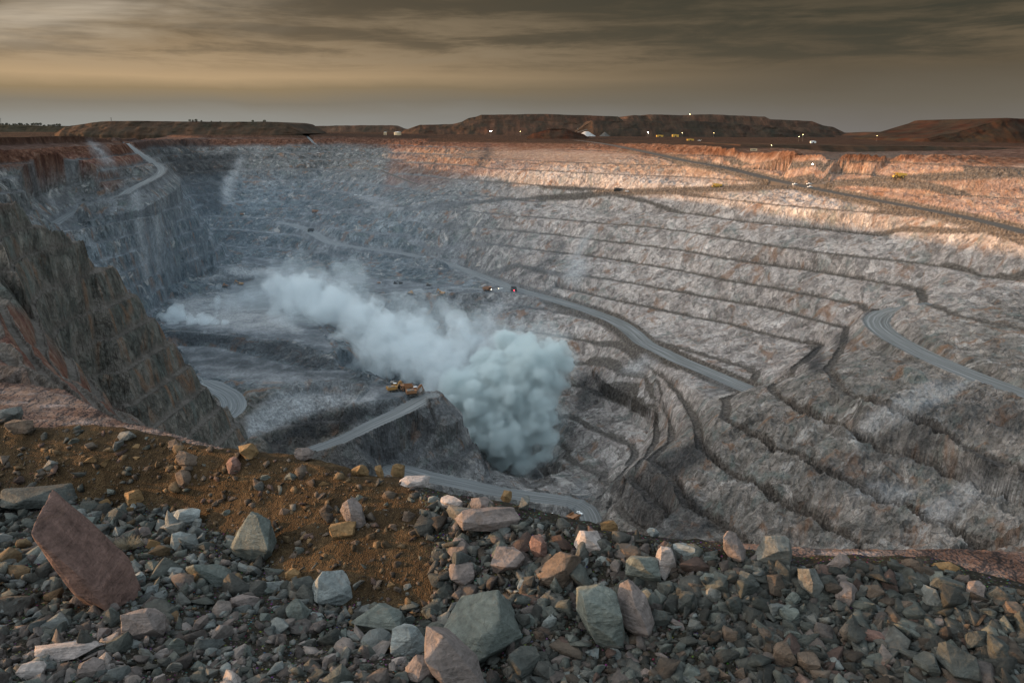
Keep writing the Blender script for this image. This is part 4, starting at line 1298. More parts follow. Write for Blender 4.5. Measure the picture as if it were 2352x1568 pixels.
COLS = {
    'grey-green': (0.082, 0.090, 0.080), 'pale grey': (0.145, 0.156, 0.150), 'dark grey': (0.046, 0.048, 0.043), 'pinkish': (0.118, 0.096, 0.087),
    'pale pink': (0.235, 0.200, 0.183), 'brown': (0.082, 0.060, 0.045), 'reddish brown': (0.105, 0.062, 0.050), 'ochre': (0.135, 0.083, 0.038), 'grey': (0.090, 0.089, 0.080)}
GRP = 'broken rocks heaped on the bund'
ROCKS = []      # (px, py, w, h, colour, object)
PROT = [rock_shape(500 + k, 2, 12, 0.02) for k in range(16)]
PROTM = []
for k, (vs, F) in enumerate(PROT):
    me = bpy.data.meshes.new("rock")
    me.from_pydata([tuple(v) for v in vs], [], F)
    me.materials.append(mrk)
    ca = me.color_attributes.new('tint', 'FLOAT_COLOR', 'POINT')
    ca.data.foreach_set('color', np.ones(len(vs) * 4, np.float32))
    PROTM.append(me)


def put_rock(x, y, wd, ht, col, label=None, tilt=0.0, seed=None, deep=0.85, big=False, name='rock', sink=0.28, planes=10, var=0.12):
    P, ok = fhit(x, min(y + ht * sink, 1600))
    P = P[0]
    Yd = P[1] - 0.0
    r = ray(x, y)
    c = r * (Yd / r[1])
    s = Yd / r[1] / 1829.0
    rnd = random.Random(seed if seed is not None else int(x * 7 + y))
    sx, sz = wd * s / 2, ht * s / 2
    sy = (sx + sz) / 2 * deep
    if big:
        vs, F = rock_shape(seed if seed is not None else int(x), 5 if wd > 70 else 4, planes, 0.045, 0.70)
        me = bpy.data.meshes.new(name)
        me.from_pydata([tuple(v) for v in vs], [], F)
        me.materials.append(mrk)
        ca = me.color_attributes.new('tint', 'FLOAT_COLOR', 'POINT')
        ca.data.foreach_set('color', np.ones(len(vs) * 4, np.float32))
    else:
        me = rnd.choice(PROTM)
    o = bpy.data.objects.new(name, me)
    COL.objects.link(o)
    o.scale = (sx, sy, sz)
    o.rotation_euler = (rnd.uniform(-0.15, 0.15) - 0.25, math.radians(tilt), rnd.uniform(-0.3, 0.3) - math.atan2(c[0], c[1]) * 0.6)
    o.location = tuple(c + np.array([0, sy * 0.35, 0]))
    k = (1 + rnd.uniform(-var, var)) * (1.32 if big else 1.08)
    o.color = (*[v * k for v in COLS[col]], 1)
    tag(o, label, 'rock', GRP)
    ROCKS.append([x, y, wd, ht, col, o])
    return o


# the boulders one can tell apart (x, y, width, height, colour, label, tilt, landmark name)
B = [
    (1095, 1455, 205, 168, 'grey-green', "biggest boulder, rounded grey-green, low in the middle of the heap", 0, "the biggest boulder", 1),
    (1385, 1428, 104, 158, 'grey-green', "tall egg-shaped grey-green boulder with a smooth pale left face", -22, "the tall egg-shaped boulder", 22),
    (1460, 1412, 76, 140, 'pinkish', "rough pink-brown slab leaning against the right of the tall egg-shaped boulder", -22, "the leaning pink slab", 3),
    (575, 1250, 104, 130, 'grey-green', "upright blocky grey-green boulder standing at the foot of the brown soil", 0, "the upright block", 14),
    (172, 1300, 78, 335, 'reddish brown', "long reddish brown slab tilted down to the right, largest at the left", -36, "the long red slab", 5),
    (762, 1357, 98, 84, 'pale grey', "pale split block with a horizontal crack, below the orange-brown soil", 0, "the split pale block", 6),
    (1120, 1203, 150, 62, 'pinkish', "long flat pinkish wedge lying across the crest of the bund", 4, "the flat crest wedge", 7),
    (1282, 1317, 104, 88, 'brown', "round brown boulder with wavy layered ridges", 8, "the layered brown boulder", 8),
    (1355, 1254, 70, 62, 'pale pink', "pale pinkish white block under the crest", 0, "the pale pink block", 9),
    (1478, 1317, 82, 74, 'grey-green', "six-sided grey-green boulder in the middle of the right heap", 0, "the six-sided boulder", 10),
    (1781, 1272, 96, 78, 'grey', "large rounded grey boulder standing up on the crest, sunlit left edge", 0, "the grey crest boulder", 11),
    (1688, 1262, 46, 84, 'pinkish', "brown rock leaning left on the crest with a sunlit tip", -24, "the leaning crest rock", 12),
    (1531, 1297, 46, 80, 'pale pink', "upright pale fluted rock with deep grooves", -6, "the fluted rock", 13),
    (868, 1434, 128, 72, 'grey-green', "flat-topped grey-green boulder left of the biggest boulder", 6, "the flat-topped boulder", 14),
    (940, 1480, 86, 76, 'pale grey', "light grey cube-like block at the lower left of the biggest boulder", 5, "the light cube block", 15),
    (1040, 1530, 80, 200, 'pinkish', "smooth pink-brown slab sloping into the bottom edge under the biggest boulder", -48, "the bottom pink slab", 16),
    (972, 1545, 84, 66, 'pinkish', "pinkish block on the bottom edge below the light cube-like block", 10, "the bottom pink block", 17),
    (1203, 1535, 76, 78, 'dark grey', "dark grey boulder in shade at the lower right of the biggest boulder", 0, "the shaded dark boulder", 18),
    (327, 1440, 98, 74, 'pinkish', "flat-topped pinkish wedge right of the long red slab's foot", -6, "the pink wedge", 19),
    (150, 1500, 150, 34, 'pale pink', "wide pale slab lying flat near the lower left corner", 3, "the wide pale slab", 20),
    (82, 1150, 170, 46, 'dark grey', "long dark slab lying flat under the brown soil at far left", 4, "the long dark slab", 21),
    (427, 1192, 62, 42, 'pale grey', "pale wedge with an overhanging face at the edge of the soil", -4, "the pale wedge", 22),
    (394, 1220, 54, 38, 'grey', "rounded grey stone directly below left of the pale wedge", 0, None, 23),
    (415, 1246, 56, 46, 'pale grey', "pointed grey-green stone below the pale wedge", 0, "the pointed stone", 24),
    (221, 1266, 58, 66, 'grey', "blunt grey-brown block right behind the long red slab", 20, "the blunt block", 25),
    (186, 1206, 60, 36, 'grey-green', "low grey-green stone above the blunt block", 5, None, 26),
    (478, 1326, 112, 46, 'grey-green', "long grey slab sloping right, left of the upright block", 22, "the long grey slab", 27),
    (300, 1336, 58, 32, 'pale grey', "flat blue-grey flake on the scree, right of the long red slab", 5, None, 28),
    (673, 1322, 38, 34, 'ochre', "orange stone between the upright block and the split pale block", 0, None, 30),
    (690, 1354, 64, 46, 'dark grey', "dark grey stone touching the left of the split pale block", 0, None, 31),
    (682, 1409, 40, 58, 'grey-green', "thin grey flake pointing down, lower left of the split pale block", -30, None, 32),
    (785, 1221, 62, 48, 'ochre', "cracked orange block bedded in the brown soil", 4, "the orange soil block", 33),
    (812, 1184, 54, 74, 'pinkish', "purple-brown slab leaning on the orange soil block", -30, None, 34),
    (568, 1038, 46, 38, 'ochre', "sunlit orange block on the left crest of the bund", 20, "the sunlit orange block", 35),
    (698, 1046, 42, 36, 'pinkish', "pinkish pointed stone at the right of the left crest", 10, None, 36),
    (913, 1085, 32, 38, 'ochre', "small sunlit orange cube perched on the crest", 10, "the sunlit cube", 37),
    (826, 1084, 40, 30, 'ochre', "dark orange stone on the crest left of the sunlit cube", 0, None, 38),
    (872, 1086, 16, 34, 'ochre', "thin upright stone on the crest just left of the sunlit cube", -20, None, 39),
    (953, 1109, 76, 26, 'pale pink', "flat whitish slab right of the sunlit cube", 6, "the whitish slab", 40),
    (1035, 1157, 64, 32, 'pale pink', "whitish pink slab at the left end of the flat crest wedge", 4, None, 41),
    (1164, 1143, 26, 32, 'ochre', "small sunlit orange tip behind the flat crest wedge", 10, "the sunlit tip", 42),
    (1205, 1160, 28, 38, 'grey', "narrow upright stone right of the sunlit tip", -8, None, 43),
    (1107, 1163, 56, 38, 'pinkish', "angular stone standing behind the flat crest wedge", 0, None, 44),
    (1055, 1259, 56, 42, 'pinkish', "pinkish block below the left end of the flat crest wedge", 0, None, 45),
    (1060, 1324, 64, 52, 'pinkish', "square pinkish block at the right edge of the brown soil", 0, None, 46),
    (1166, 1296, 76, 72, 'pinkish', "angular pink-grey boulder left of the layered brown boulder", 18, "the angular pink boulder", 47),
    (1238, 1264, 40, 66, 'reddish brown', "upright pink-brown rock above the layered brown boulder", -12, None, 48),
    (1441, 1273, 78, 38, 'brown', "flat brown rock above the six-sided boulder", 4, None, 50),
    (1635, 1337, 52, 36, 'grey-green', "grey-green block under the leaning crest rock", 4, None, 51),
    (1721, 1338, 54, 42, 'dark grey', "dark grey block under the grey crest boulder", 10, None, 52),
    (1639, 1366, 36, 32, 'grey', "grey block with a flat top, right of a reddish stone", 0, None, 53),
    (1823, 1380, 38, 36, 'grey-green', "grey-green rock in front of the half-lit upright rock", -10, None, 54),
    (1813, 1414, 48, 40, 'grey-green', "pyramid-shaped grey-green rock on the right heap", 0, None, 55),
    (1866, 1344, 52, 78, 'grey', "half-lit upright rock with a golden top, right of the grey crest boulder", -18, "the half-lit upright rock", 56),
    (1948, 1371, 50, 62, 'pinkish', "grey-pink rock with a sunlit upper left corner", 10, "the corner-lit rock", 57),
    (2183, 1350, 80, 38, 'dark grey', "wide dark rock with a golden stripe near the right crest", 8, "the golden-striped rock", 58),
    (2243, 1364, 50, 54, 'pinkish', "dark pinkish block right of the golden-striped rock", 0, None, 59),
    (2206, 1532, 84, 100, 'dark grey', "big dark angular boulder near the lower right corner", -14, "the dark corner boulder", 60),
    (2307, 1500, 88, 40, 'dark grey', "long dark slab sloping down at the lower right", 36, "the dark sloping slab", 61),
    (1800, 1512, 50, 64, 'brown', "brown slab with a rounded foot low on the right heap", -14, "the low brown slab", 62),
    (1860, 1528, 54, 50, 'brown', "brown block on the bottom edge right of the low brown slab", 0, None, 63),
    (1749, 1455, 50, 48, 'brown', "dark brown angular rock above the low brown slab", 0, None, 64),
    (1679, 1461, 40, 36, 'brown', "brown block left of the dark brown angular rock", 0, None, 65),
    (2018, 1468, 74, 26, 'reddish brown', "long thin dark red rock lying flat in the right heap", 12, "the thin red rock", 66),
    (2008, 1360, 44, 38, 'brown', "brown block with a pointed top right of the corner-lit rock", 0, None, 67),
    (2085, 1397, 42, 34, 'brown', "dark brown block in the middle of the right heap", 0, None, 68),
    (2176, 1305, 58, 30, 'ochre', "sunlit tan slab on the right crest", 8, "the sunlit tan slab", 69),
    (2096, 1298, 42, 28, 'brown', "pronged dark brown rock on the crest with golden faces", 12, None, 70),
    (1927, 1293, 54, 36, 'pinkish', "pointed pinkish rock on the crest between the boulders", -20, None, 71),
    (2132, 1538, 58, 66, 'dark grey', "dark grey rock left of the dark corner boulder", 0, None, 72),
    (2300, 1377, 64, 46, 'dark grey', "dark smooth rock at the right end of the crest", 16, None, 73),
    (2330, 1406, 46, 40, 'brown', "dark brown rock on the right edge under the crest", 10, None, 74),
    (2246, 1474, 52, 54, 'dark grey', "dark block above the dark corner boulder", 0, None, 75),
    (1588, 1552, 58, 48, 'grey-green', "grey-green rock on the bottom edge right of the leaning pink slab", 0, None, 76),
    (1578, 1390, 40, 54, 'dark grey', "dark wedge right of the leaning pink slab", -10, None, 77),
    (1568, 1268, 62, 36, 'pale grey', "pale grey flat-topped block on the crest left of the leaning crest rock", 0, None, 78),
    (1518, 1426, 42, 46, 'dark grey', "dark grey rock touching the right of the leaning pink slab", 0, None, 79),
    (1530, 1355, 44, 40, 'dark grey', "dark grey block under the fluted rock", 0, None, 80),
    (1400, 1210, 40, 28, 'ochre', "small sunlit rock on the crest above the pale pink block", 0, None, 81),
    (20, 955, 52, 34, 'grey', "large grey rock on the crest at the left edge", -6, "the left-edge crest rock", 82),
    (40, 985, 62, 40, 'brown', "brown rock under the left-edge crest rock", 12, None, 83),
    (290, 1003, 40, 22, 'grey', "small grey rock sitting on the left crest of the soil", 0, None, 84),
    (422, 1100, 40, 44, 'brown', "brown rock bedded in the middle of the soil bank", 0, None, 85),
    (430, 1060, 60, 34, 'brown', "flat brown rock high on the soil bank", 30, None, 86),
    (536, 1072, 34, 44, 'reddish brown', "reddish rock below the sunlit orange block", -10, None, 87),
    (310, 1148, 50, 44, 'ochre', "orange-brown lump bedded low in the soil bank", 0, None, 88),
    (1500, 1225, 30, 22, 'pale grey', "small pale stone on the crest above the flat brown rock", 0, None, 89),
    (255, 1400, 34, 26, 'pinkish', "small pink stone at the foot of the long red slab", 0, None, 90),
    (560, 1385, 66, 30, 'pinkish', "low pink rock on the scree below the upright block", 8, None, 91),
    (70, 1545, 60, 44, 'pale pink', "pale pink stone in the lower left corner", 0, None, 92),
    (205, 1540, 60, 46, 'pinkish', "pinkish stone on the bottom edge under the wide pale slab", 0, None, 93),
]
LAND = []
for x, y, wd, ht, col, lab, tilt, land, sd in B:
    o = put_rock(x, y, wd, ht, col, lab, tilt, sd * 13 + 5, big=True, name='boulder' if wd * ht > 2400 else 'rock', var=0.06, planes=9 if wd > 60 else 12)
    o['category'] = 'boulder' if wd * ht > 2400 else 'rock'
    if land:
        LAND.append((x, y, land))
print("boulders", round(time.time() - T0, 1))

# ---- medium rocks: individuals, then everything smaller as one heap of rubble
rs = np.random.RandomState(5)


def pick_col(x, y, soil, r):
    if soil:
        return r.choice(['ochre', 'brown', 'grey', 'grey-green', 'reddish brown'], p=[.27, .36, .12, .13, .12])
    if x < 980:
        if y > 1440:
            return r.choice(['pinkish', 'pale pink', 'grey-green', 'pale grey', 'grey'], p=[.36, .14, .2, .15, .15])
        return r.choice(['grey-green', 'pale grey', 'grey', 'pinkish', 'dark grey', 'ochre'], p=[.33, .22, .14, .15, .12, .04])
    if x < 1500:
        return r.choice(['grey-green', 'grey', 'pinkish', 'dark grey', 'pale grey', 'brown', 'reddish brown'], p=[.26, .18, .2, .14, .08, .09, .05])
    return r.choice(['dark grey', 'grey-green', 'grey', 'brown', 'pinkish', 'pale grey', 'reddish brown'], p=[.3, .24, .17, .13, .09, .04, .03])


placed = [(b[0], b[1], max(b[2], b[3]) * 0.42) for b in B]
cxs = np.array([c[0] for c in crest])
cys = np.array([c[1] for c in crest])
SHP = ['angular', 'blocky', 'flat', 'pointed', 'wedge-shaped']
used_labels = set(b[5] for b in B)
cnt = 0
tries = 0
while cnt < 208 and tries < 9000:
    tries += 1
    x = rs.uniform(-10, 2362)
    y0 = np.interp(x, cxs, cys)
    y = rs.uniform(y0 + 2, 1566)
    soil = bool(inpoly(np.array([x]), np.array([y]), SOILP)[0])
    if soil and rs.rand() < 0.72:
        continue
    wd = rs.uniform(24, 44) if not soil else rs.uniform(18, 30)
    if any((x - a) ** 2 + (y - b) ** 2 < (c + wd * 0.42) ** 2 for a, b, c in placed):
        continue
    placed.append((x, y, wd * 0.45))
    col = str(pick_col(x, y, soil, rs))
    asp = rs.uniform(0.55, 0.95)
    o = put_rock(x, y, wd, wd * asp, col, None, rs.uniform(-35, 35), int(x * 13 + y), deep=rs.uniform(.7, 1.1), sink=0.15)
    size = 'small' if wd < 30 else ('medium' if wd < 37 else 'large')
    sh = 'flat' if asp < 0.66 else ('blocky' if asp < 0.8 else 'chunky')
    ds = sorted(LAND, key=lambda l: (l[0] - x) ** 2 + (l[1] - y) ** 2)[:4]

    def rel(l):
        ddx, ddy = x - l[0], y - l[1]
        if abs(ddx) > abs(ddy) * 1.3:
            return 'right of' if ddx > 0 else 'left of'
        return 'below' if ddy > 0 else 'above'
    near_w = 'close ' if math.hypot(ds[0][0] - x, ds[0][1] - y) < 90 else ''
    cands = [f"{size} {sh} {col} rock {near_w}{rel(ds[0])} {ds[0][2]}"]
    for q in ds[1:4]:
        cands.append(f"{size} {sh} {col} rock {near_w}{rel(ds[0])} {ds[0][2]}, {rel(q)} {q[2]}")
    lab = next((c for c in cands if c not in used_labels and len(c.split()) <= 16), cands[1])
    used_labels.add(lab)
    o['label'] = lab
    cnt += 1
print("medium rocks", cnt, round(time.time() - T0, 1))

# rubble: one mesh
N = 15000
rx = rs.uniform(-60, 2420, N)
ry0 = np.interp(rx, cxs, cys)
ry = ry0 - 3 + (1600 - ry0) * rs.uniform(0, 1, N) ** 1.05
pts, okm = fhit(rx, ry)
soil = inpoly(rx, ry, SOILP)
keep = okm & (~soil | (rs.rand(N) < 0.30))
rx, ry, pts, soil = rx[keep], ry[keep], pts[keep], soil[keep]
N = len(rx)
lowp = [rock_shape(900 + k, 2, 5, 0.0, 0.5) for k in range(8)] + [rock_shape(940 + k, 1, 6, 0.0, 0.45) for k in range(20)]
size_px = np.exp(rs.normal(math.log(7.0), 0.62, N))
size_px = np.clip(size_px, 3.0, 30)
size_px[soil] = np.clip(size_px[soil] * 0.72, 3, 14)
dist = np.linalg.norm(pts, axis=1)
rad = size_px / 1829 * dist
Vv, Fv, Tv = [], [], []
base = 0
for i in range(N):
    vs, F = lowp[rs.randint(8) if size_px[i] > 13 else 8 + rs.randint(20)]
    sc3 = rad[i] * np.array([rs.uniform(.6, 1.35), rs.uniform(.55, 1.15), rs.uniform(.3, .85)])
    a, b_, c_ = rs.uniform(0, 6.28), rs.normal(0, .5), rs.normal(0, .5)
    R = np.array(Matrix.Rotation(a, 3, 'Z') @ Matrix.Rotation(b_, 3, 'X') @ Matrix.Rotation(c_, 3, 'Y'))
    v = (vs * sc3) @ R.T + pts[i] + np.array([0, 0, rad[i] * rs.uniform(-0.15, 0.4)])
    Vv.append(v)
    Fv.append(np.array(F) + base)
    base += len(vs)
    cc_ = (np.array(COLS[str(pick_col(rx[i], ry[i], soil[i], rs))]) * 0.75 + 0.25 * np.array((0.08, 0.072, 0.058))) * rs.uniform(0.42, 1.0) ** 1.0 * rs.choice([1.0, 1.0, 1.35])
    Tv.append(np.tile([*cc_, 1.0], (len(vs), 1)))
# grit between them
M2 = 26000
gx = rs.uniform(-60, 2420, M2)
g0 = np.interp(gx, cxs, cys)
gy = g0 - 2 + (1600 - g0) * rs.uniform(0, 1, M2)
gp, okm = fhit(gx, gy)
gs = inpoly(gx, gy, SOILP)
gx, gy, gp, gs = gx[okm], gy[okm], gp[okm], gs[okm]
tet = np.array([(1, 0, -.4), (-.5, .87, -.4), (-.5, -.87, -.4), (0.1, 0.1, .8), (-.2, .3, .5)])
tf = np.array([(0, 1, 4), (0, 4, 3), (1, 2, 4), (2, 3, 4), (2, 0, 3), (0, 2, 1)])
gd = np.linalg.norm(gp, axis=1)
for i in range(len(gx)):
    r_ = rs.uniform(1.3, 4.2) / 1829 * gd[i]
    a = rs.uniform(0, 6.28)
    ca_, sa_ = math.cos(a), math.sin(a)
    v = tet * r_ * np.array([rs.uniform(.6, 1.4), rs.uniform(.6, 1.4), rs.uniform(.4, 1)])
    v = np.stack([v[:, 0] * ca_ - v[:, 1] * sa_, v[:, 0] * sa_ + v[:, 1] * ca_, v[:, 2]], 1) + gp[i] + np.array([0, 0, r_ * .2])
    Vv.append(v)
    Fv.append(tf + base)
    base += 5
    cc_ = (np.array(COLS[str(pick_col(gx[i], gy[i], gs[i], rs))]) * 0.5 + 0.5 * (np.array((0.085, 0.055, 0.028)) if gs[i] else np.array((0.055, 0.050, 0.040)))) * rs.uniform(0.5, 1.1)
    Tv.append(np.tile([*cc_, 1.0], (5, 1)))
Vv = np.concatenate(Vv).astype(np.float32)
Fv = np.concatenate(Fv).astype(np.int32)
Tv = np.concatenate(Tv).astype(np.float32)
me = bpy.data.meshes.new("rubble")
me.vertices.add(len(Vv))
me.vertices.foreach_set('co', Vv.ravel())
me.loops.add(Fv.size)
me.loops.foreach_set('vertex_index', Fv.ravel())
me.polygons.add(len(Fv))
me.polygons.foreach_set('loop_start', np.arange(0, Fv.size, 3, dtype=np.int32))
me.polygons.foreach_set('loop_total', np.full(len(Fv), 3, np.int32))
me.update(calc_edges=True)
ca = me.color_attributes.new('tint', 'FLOAT_COLOR', 'POINT')
ca.data.foreach_set('color', Tv.ravel())
me.materials.append(mrk)
o = bpy.data.objects.new("rubble", me)
COL.objects.link(o)
o.color = (1, 1, 1, 1)
tag(o, "small broken stones and grit covering the bund between the rocks", 'rubble', kind='stuff')
print("rubble", len(Vv), round(time.time() - T0, 1))
AZ, RR, NA, NR, GX, GY, GA, GR, SC = _save
# ================================================================ MACHINES, BUILDINGS, LAMPS, TREES
def flat_mat(name, col, rough=0.6, emit=None, es=0.0, dirt=0.35):
    m, w = new_mat(name)
    ob = w.n('ShaderNodeTexCoord').outputs['Object']
    nz = w.noise(ob, 0.9, 5, 0.65, 0.2)
    c = w.mix(w.mr(nz, 0.4, 0.65, 0.0, dirt), col, (0.20, 0.18, 0.16))
    ins = {'Base Color': c, 'Roughness': rough, 'Specular IOR Level': 0.3}
    if emit:
        ins['Emission Color'] = (*emit, 1)
        ins['Emission Strength'] = es
    p = w.n('ShaderNodeBsdfPrincipled', ins=ins)
    w.n('ShaderNodeOutputMaterial', ins={0: p.outputs[0]})
    return m


MY = flat_mat("machine_yellow", (0.42, 0.21, 0.05))
MYB = flat_mat("machine_yellow_bright", (0.62, 0.36, 0.06), dirt=0.2)
MORG = flat_mat("machine_orange", (0.30, 0.13, 0.05))
MDK = flat_mat("machine_dark", (0.035, 0.033, 0.03))
MST = flat_mat("dusty_steel", (0.16, 0.14, 0.12))
MWH = flat_mat("white_paint", (0.75, 0.75, 0.74), dirt=0.1)
MGL = flat_mat("dark_glass", (0.02, 0.025, 0.03), 0.15, dirt=0.1)
MRED = flat_mat("tail_light", (0.6, 0.03, 0.03), 0.4, (1.0, 0.05, 0.08), 9.0)
MHL = flat_mat("head_light", (0.9, 0.85, 0.7), 0.4, (1.0, 0.86, 0.62), 14.0)
MLW = flat_mat("lamp_white", (0.9, 0.9, 0.9), 0.4, (1.0, 0.94, 0.86), 60.0)
MLY = flat_mat("lamp_yellow", (0.9, 0.8, 0.3), 0.4, (1.0, 0.80, 0.35), 14.0)
MTAN = flat_mat("tan_wall", (0.62, 0.46, 0.28), dirt=0.15)
MGRY = flat_mat("grey_wall", (0.22, 0.22, 0.20))
MTYR = flat_mat("rubber", (0.022, 0.021, 0.02), 0.9)


class MB:
    def __init__(self):
        self.V, self.F = [], []

    def add(self, V, F):
        b = len(self.V)
        self.V += [tuple(v) for v in V]
        self.F += [tuple(b + i for i in f) for f in F]
        return self

    def box(self, x0, x1, y0, y1, z0, z1, tx=0.0, ty=0.0):
        """box, top inset by tx, ty"""
        V = [(x0, y0, z0), (x1, y0, z0), (x1, y1, z0), (x0, y1, z0), (x0 + tx, y0 + ty, z1), (x1 - tx, y0 + ty, z1), (x1 - tx, y1 - ty, z1), (x0 + tx, y1 - ty, z1)]
        return self.add(V, [(3, 2, 1, 0), (4, 5, 6, 7), (0, 1, 5, 4), (1, 2, 6, 5), (2, 3, 7, 6), (3, 0, 4, 7)])

    def prism(self, prof, y0, y1):
        """profile in x-z swept along y"""
        n = len(prof)
        V = [(p[0], y0, p[1]) for p in prof] + [(p[0], y1, p[1]) for p in prof]
        F = [tuple(range(n)), tuple(range(2 * n - 1, n - 1, -1))] + [((i + 1) % n, i, n + i, n + (i + 1) % n) for i in range(n)]
        return self.add(V, F)

    def cyl(self, c, r, h, axis='y', n=14):
        V, F = [], []
        for s in (-h / 2, h / 2):
            for k in range(n):
                a = 2 * math.pi * k / n
                u, v = r * math.cos(a), r * math.sin(a)
                p = {'y': (u, s, v), 'z': (u, v, s), 'x': (s, u, v)}[axis]
                V.append((c[0] + p[0], c[1] + p[1], c[2] + p[2]))
        F = [tuple(range(n))[::-1], tuple(range(n, 2 * n))] + [(i, (i + 1) % n, n + (i + 1) % n, n + i) for i in range(n)]
        return self.add(V, F)

    def bar(self, a, b, r, r2=None, n=6):
        a, b = Vector(a), Vector(b)
        r2 = r if r2 is None else r2
        d = (b - a).normalized()
        u = d.cross(Vector((0.3, 1, 0.2))).normalized()
        v = d.cross(u)
        V = []
        for p, rr in ((a, r), (b, r2)):
            for k in range(n):
                t = 2 * math.pi * k / n
                V.append(p + (u * math.cos(t) + v * math.sin(t)) * rr)
        return self.add(V, [tuple(range(n))[::-1], tuple(range(n, 2 * n))] + [(i, (i + 1) % n, n + (i + 1) % n, n + i) for i in range(n)])

    def build(self, name, mat, parent=None):
        return mesh_obj(name, self.V, self.F, mat, parent)


def empty(name, loc, rz=0.0, label=None, cat=None, group=None):
    o = bpy.data.objects.new(name, None)
    COL.objects.link(o)
    o.location = loc
    o.rotation_euler = (0, 0, rz)
    tag(o, label, cat, group)
    return o


def copy_tree(o, parent=None):
    c = o.copy()
    COL.objects.link(c)
    c.parent = parent
    for ch in [k for k in COL.objects if k.parent == o]:
        copy_tree(ch, c)
    return c


def haul_truck(body=MY, label=None, tail=False, head=False):
    """x forward, about 12.5 m long, 7 m wide"""
    t = empty('haul_truck', (0, 0, 0), 0, label, 'dump truck', 'haul trucks in the pit')
    MB().box(-5.2, 5.4, -1.6, 1.6, 1.3, 2.5).box(2.6, 5.8, -3.2, 3.2, 2.4, 3.4).box(3.4, 6.1, -1.7, 1.7, 1.2, 3.4).build('chassis', body, t)
    # V-bottomed tray with the canopy over the cab
    m = MB()
    m.prism([(-6.4, 3.3), (2.2, 2.5), (2.9, 5.6), (6.2, 6.1), (6.2, 6.35), (2.6, 6.0), (-6.6, 5.2)], -3.5, -3.2)
    m.prism([(-6.4, 3.3), (2.2, 2.5), (2.9, 5.6), (6.2, 6.1), (6.2, 6.35), (2.6, 6.0), (-6.6, 5.2)], 3.2, 3.5)
    m.prism([(-6.5, 3.2), (2.2, 2.4), (2.9, 5.6), (6.2, 6.1), (6.2, 6.3), (2.5, 5.9), (1.9, 3.1), (-6.5, 3.7)], -3.2, 3.2)
    m.build('dump_body', body, t)
    c = MB().box(3.2, 5.3, 0.9, 3.0, 3.4, 5.4, 0.15, 0.1).build('cab', body, t)
    MB().box(3.5, 5.36, 1.1, 2.8, 4.3, 5.1, 0.05, -0.05).build('window', MGL, c)
    for x, y, wd in ((4.1, 2.9, 1.1), (4.1, -2.9, 1.1), (-2.9, 2.5, 2.0), (-2.9, -2.5, 2.0)):
        wl = MB().cyl((x, y, 1.7), 1.7, wd, 'y', 18).build('wheel', MTYR, t)
        MB().cyl((x, y, 1.7), 0.8, wd + 0.12, 'y', 10).build('rim', body, wl)
    MB().box(6.0, 6.2, -2.9, 2.9, 3.4, 4.3).box(5.9, 6.1, -2.9, -2.8, 2.3, 3.5).box(5.9, 6.1, 2.8, 2.9, 2.3, 3.5).build('guard_rail', MST, t)
    if tail:
        MB().box(-5.5, -5.2, -0.45, 0.45, 1.9, 2.6).build('tail_light', MRED, t)
    if head:
        for s in (-1, 1):
            MB().box(6.1, 6.3, s * 1.9 - .4, s * 1.9 + .4, 1.9, 2.5).build('headlight', MHL, t)
    return t


